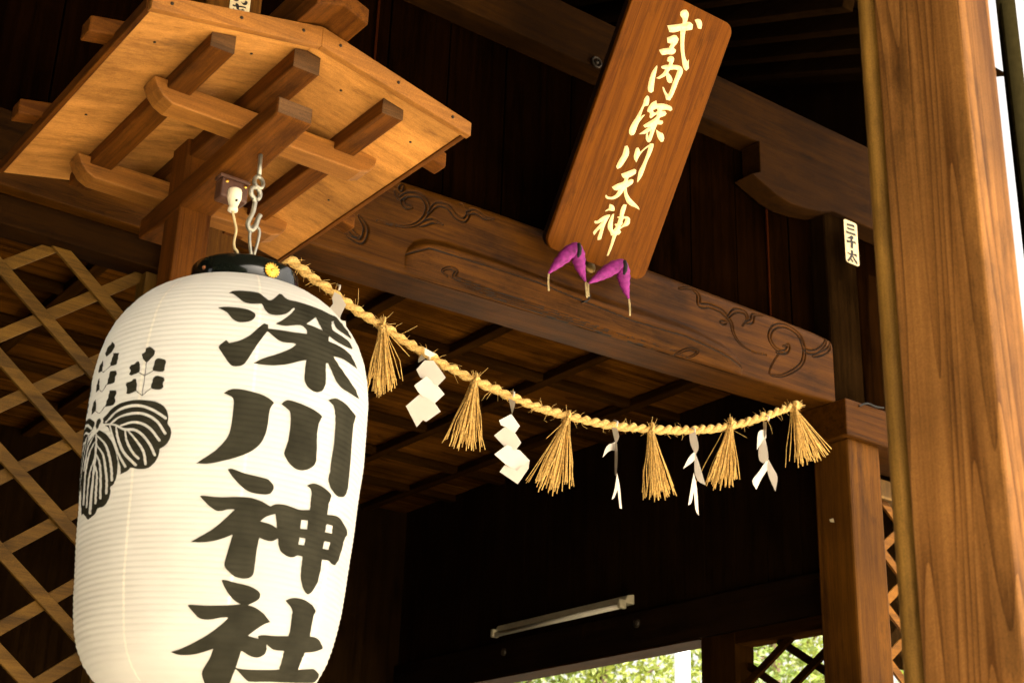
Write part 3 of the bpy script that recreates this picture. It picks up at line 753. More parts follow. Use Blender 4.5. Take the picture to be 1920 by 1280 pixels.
lantern_ink('painted_character', [
    c2([(315, 145), (380, 110), (440, 102), (540, 115), (680, 155), (780, 205), (815, 245), (775, 310), (760, 420), (740, 530), (690, 640), (600, 720), (480, 775), (320, 820), (160, 848), (40, 845), (110, 800), (230, 720), (320, 630), (370, 550), (395, 440), (412, 300), (415, 220), (390, 180)]),
    c2([(885, 258), (930, 220), (980, 218), (1080, 250), (1200, 300), (1270, 345), (1298, 380), (1265, 450), (1245, 560), (1240, 700), (1235, 820), (1200, 880), (1120, 915), (1040, 905), (970, 850), (918, 760), (925, 710), (955, 620), (975, 500), (978, 350), (945, 300)]),
    c2([(1355, 215), (1400, 198), (1450, 200), (1520, 245), (1590, 320), (1625, 375), (1605, 450), (1590, 620), (1580, 800), (1565, 1000), (1545, 1120), (1520, 1170), (1480, 1182), (1430, 1160), (1380, 1090), (1358, 1000), (1375, 930), (1390, 800), (1410, 650), (1425, 480), (1428, 370), (1415, 280), (1390, 250)])])
lantern_ink('painted_character', [
    c3([(393, 48), (440, 45), (560, 90), (700, 125), (780, 148), (825, 200), (830, 240), (800, 285), (740, 293), (620, 275), (540, 230), (470, 160), (415, 90)]),
    c3([(128, 310), (160, 302), (330, 318), (500, 315), (620, 325), (720, 360), (800, 405), (850, 385), (930, 388), (1000, 410), (1080, 438), (1175, 438), (1185, 340), (1193, 265), (1175, 230), (1148, 205), (1190, 187), (1240, 190), (1310, 225), (1370, 275), (1378, 320), (1355, 380), (1342, 485), (1400, 490), (1450, 510), (1500, 570), (1535, 660),
        (1505, 720), (1480, 820), (1450, 920), (1415, 970), (1380, 955), (1350, 925), (1290, 915), (1275, 1020), (1250, 1130), (1200, 1220), (1160, 1250), (1120, 1210), (1092, 1100), (1095, 1000), (1108, 885), (1060, 875), (1020, 892), (970, 888), (910, 850), (880, 790), (873, 712), (820, 738), (770, 735), (695, 708), (675, 800), (655, 930), (640, 1040),
        (610, 1085), (540, 1100), (460, 1080), (400, 1030), (360, 970), (380, 880), (410, 780), (440, 675), (380, 700), (290, 730), (160, 750), (40, 748), (120, 700), (240, 630), (350, 540), (460, 435), (400, 435), (330, 450), (280, 445), (220, 405), (165, 350)])],
    [c3([(705, 548), (760, 505), (845, 478), (855, 540), (862, 615), (800, 575)]), c3([(1095, 535), (1158, 540), (1150, 625), (1085, 618)]), c3([(1335, 575), (1392, 590), (1385, 665), (1322, 650)]),
     c3([(1078, 703), (1135, 712), (1125, 778), (1068, 770)]), c3([(1315, 738), (1370, 750), (1350, 820), (1298, 808)])])
lantern_ink('painted_character', [
    c4([(640, 45), (690, 45), (800, 75), (960, 115), (1060, 160), (1100, 210), (1095, 260), (1050, 300), (955, 345), (1050, 375), (1150, 450), (1225, 548), (1150, 575), (1050, 640), (955, 712), (1080, 748), (1080, 712), (1150, 702), (1280, 715), (1435, 715), (1455, 640), (1470, 500), (1480, 410), (1450, 355), (1400, 290), (1460, 265), (1540, 258), (1640, 285),
        (1720, 345), (1765, 410), (1735, 480), (1710, 600), (1690, 722), (1740, 725), (1800, 760), (1850, 840), (1840, 870), (1780, 895), (1700, 910), (1630, 915), (1590, 1010), (1550, 1118), (1700, 1110), (1750, 1115), (1805, 1170), (1780, 1230), (1720, 1275), (1500, 1275), (1200, 1265), (1000, 1265), (940, 1250), (880, 1185), (810, 1115), (800, 1120),
        (760, 1220), (730, 1300), (680, 1380), (560, 1400), (470, 1340), (430, 1260), (405, 1165), (440, 1080), (500, 980), (540, 870), (450, 900), (330, 935), (180, 945), (90, 930), (35, 905), (160, 865), (320, 790), (460, 710), (560, 640), (660, 560), (720, 495), (640, 495), (540, 515), (450, 522), (370, 500), (310, 440), (240, 355), (275, 340), (420, 352),
        (600, 350), (760, 345), (865, 335), (800, 295), (740, 235), (690, 160), (660, 100)])],
    [c4([(870, 900), (840, 1000), (812, 1085), (830, 1102), (1000, 1120), (1300, 1118), (1330, 1090), (1360, 1000), (1385, 895), (1260, 880), (1205, 840), (1185, 815), (1176, 840), (1180, 880), (1140, 945), (1060, 975), (980, 955), (920, 920), (885, 900)])])

# leaf crest
k1 = lambda p: Zm(7.11, 140, 630, p); k2 = lambda p: Zm(5.335, 140, 740, p)
T = lambda poly: [onto_lantern(*p) for p in poly]
S = lambda poly: smooth_poly(poly, 3)
side_b = [S(k1(p)) for p in (
    [(1010, 145), (1045, 165), (1080, 200), (1070, 250), (1020, 310), (965, 358), (915, 300), (905, 240), (945, 215), (960, 165)],
    [(1075, 330), (1115, 300), (1170, 305), (1215, 320), (1228, 355), (1210, 395), (1205, 450), (1180, 478), (1110, 475), (1050, 465), (1050, 420), (1070, 375)],
    [(865, 340), (880, 400), (875, 480), (820, 505), (760, 530), (735, 515), (755, 465), (740, 430), (760, 385), (800, 375), (835, 345)],
    [(1060, 555), (1100, 530), (1150, 540), (1195, 555), (1205, 590), (1185, 625), (1190, 680), (1150, 715), (1080, 715), (1025, 700), (1030, 650), (1045, 610)],
    [(825, 570), (840, 640), (835, 730), (790, 755), (735, 778), (695, 765), (710, 710), (695, 660), (705, 620), (760, 605), (790, 575)])]
side_b += [stroke(k1(p), 1.3) for p in ([(965, 350), (945, 530), (910, 795)], [(1050, 465), (1000, 495), (945, 530)], [(865, 488), (900, 508), (945, 535)], [(1022, 702), (970, 745), (910, 795)], [(832, 735), (870, 765), (910, 795)])]
leaf_b = [S(k2([(290, 240), (330, 190), (400, 120), (480, 80), (600, 55), (700, 55), (810, 70), (890, 110), (930, 170), (940, 240), (935, 290), (965, 340), (970, 400), (945, 470), (900, 520), (855, 545), (850, 600), (810, 680), (740, 735), (650, 745), (600, 735), (570, 730), (530, 765), (465, 798), (465, 720), (430, 600), (380, 430), (345, 330), (300, 300)]))]
leaf_h = [stroke(k2(p), w / 5.335, taper=.55) for p, w in (
    ([(280, 298), (400, 300), (500, 345), (600, 350), (680, 400), (760, 500), (810, 605)], 26), ([(315, 280), (430, 165), (560, 115), (680, 115), (800, 160), (915, 235)], 27), ([(365, 290), (460, 220), (600, 185), (720, 200), (830, 270), (912, 390)], 27),
    ([(460, 310), (580, 275), (680, 290), (770, 350), (855, 460)], 26), ([(535, 355), (640, 480), (700, 580), (718, 695)], 26), ([(505, 345), (530, 470), (590, 580), (648, 640)], 25), ([(420, 320), (440, 440), (500, 580), (620, 705)], 28), ([(358, 305), (390, 430), (440, 580), (515, 720)], 24))]
cen_b = [S(k1(p)) for p in (
    [(510, 75), (545, 110), (540, 160), (500, 220), (445, 280), (425, 250), (440, 190), (470, 140), (495, 115)], [(530, 230), (600, 225), (590, 290), (580, 350), (560, 385), (490, 405), (495, 350), (515, 290)],
    [(395, 320), (395, 400), (385, 465), (335, 495), (345, 420), (370, 370)], [(490, 470), (570, 465), (575, 510), (555, 560), (550, 620), (510, 640), (445, 655), (460, 600), (475, 540)], [(350, 560), (350, 640), (350, 715), (300, 755), (310, 660), (330, 600)],
    [(480, 725), (560, 725), (570, 760), (545, 810), (550, 870), (520, 920), (410, 945), (430, 880), (455, 820)], [(295, 840), (300, 920), (290, 1000), (240, 1055), (245, 980), (265, 900)])]
cen_b += [stroke(k1(p), 1.1) for p in ([(490, 400), (450, 440), (408, 485), (380, 468)], [(447, 652), (410, 700), (375, 745), (345, 712)], [(412, 942), (370, 990), (335, 1028), (290, 998)])]
cleaf_b = [S(k2([(260, 355), (330, 400), (390, 490), (425, 600), (440, 700), (425, 820), (400, 890), (365, 920), (365, 980), (340, 1060), (290, 1120), (240, 1135), (200, 1200), (140, 1250), (112, 1210), (100, 1190), (80, 1205), (72, 1110), (72, 1000), (78, 850), (100, 650), (130, 520), (180, 430), (225, 385)])),
           S(k2([(262, 235), (270, 262), (250, 320), (228, 350), (220, 300), (240, 245)]))]
cleaf_h = [stroke(k2(p), w / 5.335, taper=.6) for p, w in (
    ([(225, 390), (225, 500), (203, 700), (185, 900), (160, 1185)], 23), ([(235, 410), (310, 490), (350, 600), (375, 740), (380, 855)], 25), ([(235, 510), (290, 600), (315, 740), (330, 860), (325, 985)], 24), ([(220, 590), (255, 680), (270, 850), (265, 1035)], 22), ([(205, 690), (230, 800), (225, 950), (217, 1085)], 21),
    ([(215, 470), (165, 560), (128, 700), (108, 850), (97, 1100)], 16), ([(203, 640), (158, 780), (138, 950), (130, 1125)], 16), ([(205, 410), (140, 540), (100, 760)], 12))]
axis_u = onto_lantern(186, 794)[0]
mir = lambda poly: [(2 * axis_u - u, z) for u, z in poly]
sb_, lb_, lh_ = [T(p) for p in side_b], [T(p) for p in leaf_b], [T(p) for p in leaf_h]
cb_, clb, clh = [T(p) for p in cen_b], [T(p) for p in cleaf_b], [T(p) for p in cleaf_h]
cr = bpy.data.objects
ink_uv('painted_crest', sb_ + cb_ + lb_, lh_)
ink_uv('painted_crest', clb, clh)
ink_uv('painted_crest', [mir(p) for p in sb_ + lb_], [mir(p) for p in lh_])

# rings, rosettes, wires
mb = MB(); mb.lathe([(.112, 3.0), (.126, 3.0), (.128, 3.004), (.128, 3.055), (.1255, 3.059), (.114, 3.059), (.112, 3.055), (.112, 3.0)], LX, LY, 72)
ring = mb.build('top_ring', LACQUER, lan)
mb = MB(); mb.lathe([(.112, 2.044), (.126, 2.044), (.1275, 2.040), (.1275, 1.995), (.124, 1.99), (.112, 1.99), (.110, 2.0), (.112, 2.044)], LX, LY, 72)
mb.build('bottom_ring', LACQUER, lan)
ru = at_Y(509, 513, 2.90)
def proj(p):
    c_ = ROWS @ (np.array(p) - CAM); return 960 + F_PX * c_[0] / c_[2], 640 - F_PX * c_[1] / c_[2]
th = min(np.linspace(-math.pi * .7, -.5, 300), key=lambda a: abs(proj((LX + .129 * math.cos(a), LY + .129 * math.sin(a), 3.028))[0] - 509))
rc = Vector((LX + .129 * math.cos(th), LY + .129 * math.sin(th), 3.028))
nv = Vector((math.cos(th), math.sin(th), 0)); tv = Vector((-math.sin(th), math.cos(th), 0)); zv = Vector((0, 0, 1))
mb = MB()
for k in range(16):
    a = 2 * math.pi * k / 16
    d = tv * math.cos(a) + zv * math.sin(a); e = tv * -math.sin(a) + zv * math.cos(a)
    pts = [rc + nv * .001]
    prof = [(.004, .0035), (.009, .0036), (.014, .0036), (.0175, .0028), (.0195, .0010)]
    vs = []; fs = []
    for r_, w_ in prof:
        for s_ in (-1, -.5, 0, .5, 1): vs.append(rc + d * r_ + e * (w_ * s_) + nv * (.0015 + .0035 * math.sqrt(max(0, 1 - s_ * s_))))
    for i in range(len(prof) - 1):
        for j in range(4): fs.append((i * 5 + j, i * 5 + j + 1, i * 5 + j + 6, i * 5 + j + 5))
    mb.add(vs, fs, True)
mb.tube([rc, rc + nv * .008], [.0055, .0035], 12)
mb.build('gold_rosette', GOLD, ring)
RIVET = plain('copper_rivet', (.45, .17, .08), .4, metal=.8)
for a in (th - math.pi / 2 + .25, th + math.pi / 2 + .2):
    mb = MB(); q = Vector((LX + .1275 * math.cos(a), LY + .1275 * math.sin(a), 3.03)); mb.tube([q, q + Vector((math.cos(a), math.sin(a), 0)) * .004], [.006, .003], 8)
    mb.build('ring_rivet', RIVET, ring)
# bail wire
def wp(pts, Y): return [at_Y(x_, y_, Y) for x_, y_ in pts]
mb = MB(); q = [at_Y(x_, y_, LY) for x_, y_ in [(471, 478), (468, 450), (470, 430), (478, 423), (486, 432), (484, 450), (476, 478)]]
mb.tube(crom(q, 5), .0042, 8)
mb.tube(crom([q[0], q[0] + np.array([-.03, .03, -.02]), np.array([LX - .108, LY, 3.05])], 5), .0032, 8)
mb.tube(crom([q[-1], q[-1] + np.array([.03, .0, -.02]), np.array([LX + .108, LY, 3.05])], 5), .0032, 8)
mb.build('hanging_wire', STEEL, lan)
# power plug on its cord
mb = MB(); pc = [at_Y(x_, y_, LY + .01) for x_, y_ in [(440, 352), (439, 366), (436, 392)]]
P0 = Vector(at_Y(441, 356, LY)); P1 = Vector(at_Y(436, 397, LY))
ax = (P1 - P0)
mb.tube([P0, P0 + ax * .08, P0 + ax * .4, P0 + ax * .66, P0 + ax * .80, P0 + ax * .84, P0 + ax * .96, P1], [.0155, .0175, .0175, .0125, .0100, .0125, .0125, .009], 16)
plug = mb.build('power_plug', IVORY, lan)
sc_ = Vector(at_Y(443, 376, LY - .018)); mb = MB(); mb.tube([sc_, sc_ + Vector((0, -.0035, 0))], .003, 10); mb.build('plug_screw', IRON, plug)
mb = MB(); q = [at_Y(x_, y_, LY) for x_, y_ in [(436, 396), (440, 415), (443, 432), (439, 452), (440, 465), (446, 477)]]
mb.tube(crom(q + [q[-1] + np.array([0, 0, -.06])], 5), .0032, 8); mb.build('power_cord', CORD, lan)

# hook and socket belong to other things
hook = thing('hanging_hook', 'galvanised eye screw and S hook joining the lantern to the arm above it', 'hook', tuple(at_Y(487, 300, LY)))
mb = MB(); q = [at_Y(x_, y_, LY) for x_, y_ in [(488, 296), (487, 312), (486, 328)]]
q[0] = np.array([q[0][0], q[0][1], 3.40]); mb.tube(q, .0058, 8)
c = at_Y(485, 342, LY); mb.tube([c + np.array([.012 * math.cos(a), .004 * math.sin(a), .0165 * math.sin(a)]) for a in np.linspace(math.pi / 2, 2.5 * math.pi, 25)], .0056, 8, cap=False)
mb.build('eye_screw', IVORY if False else STEEL, hook)
mb = MB(); c = at_Y(479, 362, LY - .002)
loop = [c + np.array([.014 * math.cos(a), .003 * math.cos(a), .0155 * math.sin(a)]) for a in np.linspace(-1.2, 4.6, 25)]
tail = [at_Y(x_, y_, LY - .002) for x_, y_ in [(478, 380), (474, 398), (466, 415), (465, 424), (471, 432), (479, 424), (484, 410), (488, 403)]]
mb.tube(loop + crom(tail, 5), .0064, 8); mb.build('s_hook', STEEL, hook)

sock = thing('plug_socket', 'small brown socket box fixed under the lantern arm behind the white plug', 'socket', tuple(at_Y(445, 340, LY)))
YS = 3.083
sx0, sx1 = at_Y(416, 350, YS)[0], at_Y(468, 350, YS)[0]; sz0, sz1 = at_Y(445, 376, YS)[2], at_Y(445, 338, YS)[2]
MB().box(sx0, sx1, YS, YS + .045, sz0, sz1).build('socket_body', BROWNPL, sock, .007)
MB().box(sx0 - .004, sx1 + .004, YS + .004, YS + .041, sz1 + .0005, sz1 + .010).build('socket_base', BROWNPL, sock, .002)
for dx in (.012, sx1 - sx0 - .012): MB().tube([(sx0 + dx, YS - .003, sz1 - .012), (sx0 + dx, YS + .001, sz1 - .012)], .0045, 10).build('socket_screw', GOLD, sock)

# ================================================================== ROPE, TASSELS, PAPER STREAMERS
YR = 3.90
rp_px = [(532, 484), (548, 490), (575, 512), (620, 545), (650, 568), (690, 595), (720, 612), (760, 640), (800, 664), (845, 690), (890, 712), (940, 735), (980, 752), (1020, 767), (1070, 781), (1120, 792), (1165, 799), (1220, 804), (1280, 806), (1340, 803), (1380, 796), (1430, 781), (1470, 767), (1500, 758)]
def ropeY(x): return YR
path = crom([at_Y(x_, y_, YR) for x_, y_ in rp_px], 14)
path = np.array(path)
seg = np.linalg.norm(np.diff(path, axis=0), axis=1); cum = np.concatenate([[0], np.cumsum(seg)])
NR = 520
ss = np.linspace(0, cum[-1], NR); RP = np.stack([np.interp(ss, cum, path[:, k]) for k in range(3)], 1)
rope = thing('straw_rope', 'twisted golden straw rope sagging across the opening under the carved beam', 'rope', tuple(path[0]))
tan = np.gradient(RP, axis=0); tan /= np.linalg.norm(tan, axis=1)[:, None]
nY = np.array([0, 1.0, 0]); bN = np.cross(tan, nY); bN /= np.linalg.norm(bN, axis=1)[:, None]
for sidx in range(2):
    ph = 2 * math.pi * ss / .090 + sidx * math.pi
    rr = .0080 * (1 + .10 * np.sin(ss * 23 + sidx) + .06 * rng.normal(size=NR))
    off = (.0072 * (1 + .12 * rng.normal(size=NR).cumsum() / 9))[:, None] * (np.cos(ph)[:, None] * bN + np.sin(ph)[:, None] * nY)
    pts = RP + off
    mb = MB(); env = np.minimum(1, np.minimum(ss / .03 + .35, (cum[-1] - ss) / .03 + .35))
    mb.tube(pts.tolist(), (rr * env * 1.18).tolist(), 10)
    # fibres lying along the strand
    for kf in range(9):
        a = ph * -.6 + kf * 2 * math.pi / 9
        fo = (rr * 1.13)[:, None] * (np.cos(a)[:, None] * bN + np.sin(a)[:, None] * nY)
        mb.tube((pts + fo)[::2].tolist(), .0015, 4, smooth=True)
    mb.build('rope_strand', STRAW, rope)
mb = MB()
for k in range(300):
    i = int(rng.integers(5, NR - 5)); p = RP[i]; L = rng.uniform(.012, .04) * (2.0 if rng.random() < .06 else 1)
    d = tan[i] * rng.choice([-1, 1]) * rng.uniform(.3, 1) + bN[i] * rng.normal() * .7 + nY * rng.normal() * .7; d /= np.linalg.norm(d)
    s0 = p + d * .008; e = s0 + d * L + np.array([0, 0, -.006 * rng.random()]); m_ = (s0 + e) / 2 + rng.normal(size=3) * .004
    mb.tube([s0, m_, e], [.0009, .0008, .0004], 4)
for k in range(26):
    d = np.array([-.75 + rng.normal() * .3, -.3 + rng.normal() * .3, -.55 + rng.normal() * .4]); s0 = RP[3]; mb.tube([s0, s0 + d * rng.uniform(.01, .03)], [.0016, .0006], 4)
for k in range(22):
    d = np.array([.9 + rng.normal() * .3, -.2 + rng.normal() * .3, .1 + rng.normal() * .3]); s0 = RP[-4]; mb.tube([s0, s0 + d * rng.uniform(.01, .035)], [.0016, .0006], 4)
mb.build('loose_straws', STRAW, rope)['kind'] = 'stuff'

def tassel(top, bl, br, bm_, label, extra=(), n=56):
    """top and bottom corners in the photograph, hung in the rope's plane"""
    T0 = at_Y(top[0], top[1], YR - .012); BL, BR, BM = [at_Y(p[0], p[1], YR - .012) for p in (bl, br, bm_)]
    t = thing('straw_tassel', label, 'tassel', tuple(T0), 'straw tassels hung along the rope')
    mb = MB()
    for k in range(n):
        u = (k + rng.random()) / n; q = (1 - u) * (1 - u) * BL + 2 * u * (1 - u) * (2 * BM - .5 * (BL + BR)) + u * u * BR
        dep = rng.normal() * .022
        L = rng.uniform(.84, 1.03)
        e = T0 + (q - T0) * L; e[1] += dep
        c0 = T0 + np.array([(u - .5) * .016, dep * .25, rng.uniform(-.004, .006)])
        c1_ = c0 + (e - c0) * .25 + np.array([(.5 - u) * .006, 0, 0]); c2_ = c0 + (e - c0) * .65 + rng.normal(size=3) * .0045
        r_ = rng.uniform(.0012, .0021)
        mb.tube([c0, c1_, c2_, e], [r_, r_, r_ * 1.05, r_], 5)
    for a in extra:
        e = at_Y(a[0], a[1], YR - .012); mb.tube([T0, (T0 + e) / 2, e], [.0015, .0015, .0011], 5)
    mb.build('straw_bundle', STRAW2, t)
    mb = MB(); D = (at_Y(bm_[0], bm_[1], YR - .012) - T0); D /= np.linalg.norm(D)
    for k in range(4):
        c = T0 + D * (.004 + .006 * k)
        mb.tube([c + np.array([.0105 * math.cos(a), .0105 * math.sin(a), .002 * math.sin(a * 2 + k)]) for a in np.linspace(0, 2 * math.pi, 15)], .0032, 6, cap=False)
    for k in range(14):
        d = np.array([rng.normal() * .6, -.5 + rng.normal() * .4, .7 + rng.normal() * .3]); s0 = T0 + np.array([0, 0, .005]); mb.tube([s0, s0 + d * rng.uniform(.015, .035)], [.0014, .0006], 4)
    mb.tube([T0 + np.array([0, -.004, .0]), T0 + np.array([0, -.016, .014]), T0 + np.array([.004, -.008, .030]), T0 + np.array([.004, .01, .032])], .005, 6)
    mb.build('binding', STRAW, t)
tassel((716, 612), (688, 722), (746, 724), (718, 738), 'straw tassel nearest the lantern, first from the left on the rope', [(768, 668)])
tassel((889, 716), (838, 832), (903, 846), (868, 842), 'straw tassel between the two wide zigzag paper streamers', [(829, 830)])
tassel((1063, 786), (998, 903), (1064, 922), (1030, 918), 'straw tassel with the widest splay, one stray straw on each side', [(986, 900), (1076, 912), (1024, 822)])
tassel((1220, 808), (1211, 931), (1262, 928), (1235, 936), 'narrow straight straw tassel between two thin twisted streamers')
tassel((1368, 798), (1320, 905), (1381, 911), (1350, 914), 'straw tassel leaning left, second from the right end')
tassel((1489, 766), (1486, 870), (1558, 848), (1520, 869), 'straw tassel at the far right end, blown outward to the right')

FOLD = .034
def streamer(panels, label, curved=False):
    """folded paper: each panel traced as polygon, alternate folds lean forward and back"""
    ref = at_Y(panels[0][0][0], panels[0][0][1], YR)
    t = thing('paper_streamer', label, 'paper streamer', tuple(ref), 'white zigzag paper streamers hung along the rope')
    mb = MB()
    for i, pl in enumerate(panels):
        pts = smooth_poly(pl, 3, 62) if curved else list(pl)
        xs = [p[0] for p in pts]; x0, x1 = min(xs), max(xs)
        y0 = YR - .030 - .005 * i
        sgn = (1 if i % 2 else -1)
        fr = [tuple(at_Y(p[0], p[1], y0 + sgn * FOLD * ((p[0] - x0) / (x1 - x0 + 1e-6) - .5))) for p in pts]
        n_ = len(fr); bk = [(a, b + .0008, c) for a, b, c in fr]
        V, T3 = fill2d([[(p[0], p[1]) for p in pts]])
        # fan from tessellation, front and back sheets
        fv = [tuple(at_Y(v[0], v[1], y0 + sgn * FOLD * ((v[0] - x0) / (x1 - x0 + 1e-6) - .5))) for v in V]
        mb.add(fv, T3); mb.add([(a, b + .0009, c) for a, b, c in fv], [f[::-1] for f in T3])
    mb.build('folded_paper', SHIDE, t)
    a = ref
    mb = MB(); mb.tube([ref + np.array([0, -.028, -.004]), ref + np.array([.002, -.030, .012]), ref + np.array([.002, -.01, .022])], .0035, 6); mb.build('paper_loop', SHIDE, t)
z6 = lambda p: Zm(3.692, 680, 560, p); z4 = lambda p: Zm(1.969, 1200, 350, p)
streamer([c1([(1265, 95), (1330, 130), (1385, 230), (1330, 340), (1320, 385), (1270, 360), (1205, 275), (1250, 220), (1240, 160)]), [(630, 598), (648, 602), (652, 640), (628, 636)], [(625, 635), (650, 640), (640, 680), (618, 668)]],
         'paper streamer half hidden behind the lantern shoulder')
streamer([z6([(430, 425), (490, 428), (530, 480), (575, 545), (520, 602), (455, 560), (400, 545), (372, 490)]), z6([(357, 600), (440, 535), (520, 602), (567, 660), (500, 722), (420, 680), (385, 645)]),
          z6([(300, 742), (400, 655), (500, 722), (540, 780), (440, 850), (418, 838), (375, 887)]), z6([(430, 340), (512, 385), (470, 405), (430, 385)]), z6([(408, 385), (432, 415), (386, 442), (386, 418)])],
         'broad white zigzag streamer with its loop standing above the rope')
streamer([z6([(1010, 685), (1058, 712), (1050, 750), (1035, 797), (1022, 740)]), z6([(945, 840), (1030, 797), (1088, 880), (1050, 935), (990, 885), (958, 875)]), z6([(910, 945), (985, 885), (1060, 935), (1098, 995), (1060, 1045), (985, 1025)]),
          z6([(912, 1075), (1000, 1010), (1090, 1050), (1158, 1120), (1065, 1195), (985, 1140)]), [(937, 884), (949, 868), (969, 882), (993, 862), (991, 878), (971, 907)]],
         'longest zigzag streamer with four shaded folds, left of the widest tassel')
streamer([[(1147, 800), (1157, 802), (1161, 818), (1155, 832), (1151, 818)], [(1130, 857), (1138, 836), (1154, 828), (1156, 844), (1143, 845)], [(1153, 830), (1157, 832), (1158, 865), (1156, 890), (1153, 886)],
          [(1147, 936), (1153, 914), (1157, 886), (1162, 910), (1166, 953), (1162, 952), (1158, 917), (1152, 932)]], 'thin streamer turned edge on with one short wing to the left', True)
streamer([z4([(182, 912), (205, 905), (217, 960), (205, 988), (187, 950)]), z4([(160, 1040), (180, 1000), (203, 975), (207, 995), (195, 1015)]), z4([(203, 985), (215, 1010), (242, 1100), (215, 1085), (202, 1050)]),
          z4([(178, 1175), (190, 1100), (199, 1055), (210, 1110), (217, 1212), (205, 1190), (199, 1125), (190, 1165)])], 'thin streamer with leaf-like folds on both sides, lowest hanging of all', True)
streamer([z4([(455, 866), (468, 868), (465, 920), (458, 925)]), z4([(437, 907), (460, 895), (466, 925), (445, 950), (432, 970)]), z4([(440, 960), (462, 925), (474, 1000), (455, 1020), (440, 1005)]), z4([(415, 1085), (440, 1050), (470, 1005), (475, 1035), (450, 1075), (430, 1117)]), z4([(474, 1005), (490, 1035), (508, 1072), (500, 1123), (478, 1075), (470, 1040)])],
         'forked streamer furthest to the right, beside the right end of the rope', True)

# ================================================================== PLAQUE
YP = 3.86
pb_l = at_Y(1035, 425, YP); pt_l = at_X(1185, 0, pb_l[0]); pb_r = at_Y(1212, 500, YP)
upv = Vector(pt_l - pb_l).normalized(); xv = Vector((1, 0, 0)); nvp = xv.cross(upv).normalized()   # xv x up -> points to -Y side
rot = Matrix((xv, upv, nvp)).transposed()
if nvp.y > 0: print('plaque normal flipped')
org = Vector(pb_l)
plq = thing('name_plaque', 'tilted reddish brown wooden name plaque with gold brush characters', 'plaque', tuple(org), rot=rot)
def on_plaque(px, py):
    d = Vector(ray(px, py)); o_ = Vector(CAM); t = (org - o_).dot(nvp) / d.dot(nvp); p = o_ + d * t - org
    return (p.dot(xv), p.dot(upv))
u1 = on_plaque(1372, 72)[0]; vtop = on_plaque(1310, 22)[1]; vb = on_plaque(1195, 518)[1]
uvc = {k: on_plaque(*k) for k in [(1185, 0), (1035, 425), (1027, 450), (1050, 472), (1150, 500), (1200, 520), (1212, 505), (1372, 72), (1290, 5), (1353, 42)]}
v0 = min(uvc[(1200, 520)][1], uvc[(1050, 472)][1]); v1 = uvc[(1290, 5)][1]
PW = (uvc[(1372, 72)][0] + uvc[(1212, 505)][0]) / 2
R_ = .042
def rrect(u0, u1_, v0_, v1_, r, n=6):
    o_ = []
    for cx_, cy_, a0 in ((u1_ - r, v1_ - r, 0), (u0 + r, v1_ - r, 90), (u0 + r, v0_ + r, 180), (u1_ - r, v0_ + r, 270)):
        o_ += [(cx_ + r * math.cos(rad(a0 + 90 * i / n)), cy_ + r * math.sin(rad(a0 + 90 * i / n))) for i in range(n + 1)]
    return o_
class LMB(MB):
    pass
def build_local(mb, name, mat, parent, bevel=0):
    me = bpy.data.meshes.new(name); me.from_pydata(mb.v, [], mb.f); me.polygons.foreach_set('use_smooth', mb.smooth)
    bm = bmesh.new(); bm.from_mesh(me); bmesh.ops.recalc_face_normals(bm, faces=bm.faces); bm.to_mesh(me); bm.free()
    me.materials.append(mat); o_ = bpy.data.objects.new(name, me); C.objects.link(o_); o_.parent = parent
    if bevel:
        md = o_.modifiers.new('bevel', 'BEVEL'); md.width = bevel; md.segments = 2; md.limit_method = 'ANGLE'; md.angle_limit = rad(50)
    return o_
mb = MB().prism(rrect(0, PW, v0, v1, R_), 'z', -.020, 0.0)
build_local(mb, 'board', W('plaque', 'y'), plq, .004)
mb = MB().prism(rrect(.006, PW - .006, v0 + .006, v1 - .006, R_), 'z', -.055, -.021)
build_local(mb, 'backing', W('plaque_edge', 'y'), plq, .003)
q1 = lambda p: Zm(9.14, 1210, 10, p); q2 = lambda p: Zm(11.64, 1200, 90, p); q3 = lambda p: Zm(11.63, 1160, 170, p); q4 = lambda p: Zm(9.14, 1130, 260, p); q5 = lambda p: Zm(10.66, 1095, 370, p)
def gilt(polys, holes=()):
    B = [[on_plaque(*p) for p in smooth_poly(pl, 3)] for pl in polys]; H = [[on_plaque(*p) for p in smooth_poly(pl, 3)] for pl in holes]
    V, T3 = fill2d(B, H, grid=(.0022, .0022))
    # cut with a raised ridge along each stroke
    ed = [(np.array(p), np.array(q)) for poly in B + H for p, q in zip(poly, poly[1:] + poly[:1])]
    dm = np.full(len(V), 9.0)
    for a, b in ed:
        ab = b - a; t_ = np.clip(((V - a) @ ab) / (ab @ ab + 1e-12), 0, 1); dm = np.minimum(dm, np.linalg.norm(V - a - t_[:, None] * ab, axis=1))
    mb = MB(); mb.add([(v[0], v[1], .0006 + .75 * min(d_, .0065)) for v, d_ in zip(V, dm)], T3)
    build_local(mb, 'gilt_character', GOLDLEAF, plq)
gilt([q1(p) for p in ([(375, 350), (500, 335), (640, 315), (720, 290), (770, 295), (815, 340), (800, 420), (700, 435), (600, 440), (500, 465), (410, 460)],
     [(600, 120), (650, 80), (700, 80), (740, 140), (730, 220), (700, 325), (635, 335), (640, 240), (600, 180)],
     [(600, 420), (690, 420), (670, 560), (665, 740), (680, 880), (715, 970), (745, 930), (740, 1010), (745, 1080), (700, 1125), (650, 1070), (620, 900), (600, 700)],
     [(845, 255), (900, 235), (950, 260), (970, 330), (955, 410), (900, 400), (870, 310)],
     [(370, 560), (480, 515), (530, 520), (570, 580), (545, 650), (490, 715), (490, 740), (525, 770), (510, 810), (460, 845), (380, 840), (310, 855), (265, 830), (235, 770), (300, 745), (400, 735), (440, 660), (380, 645)])])
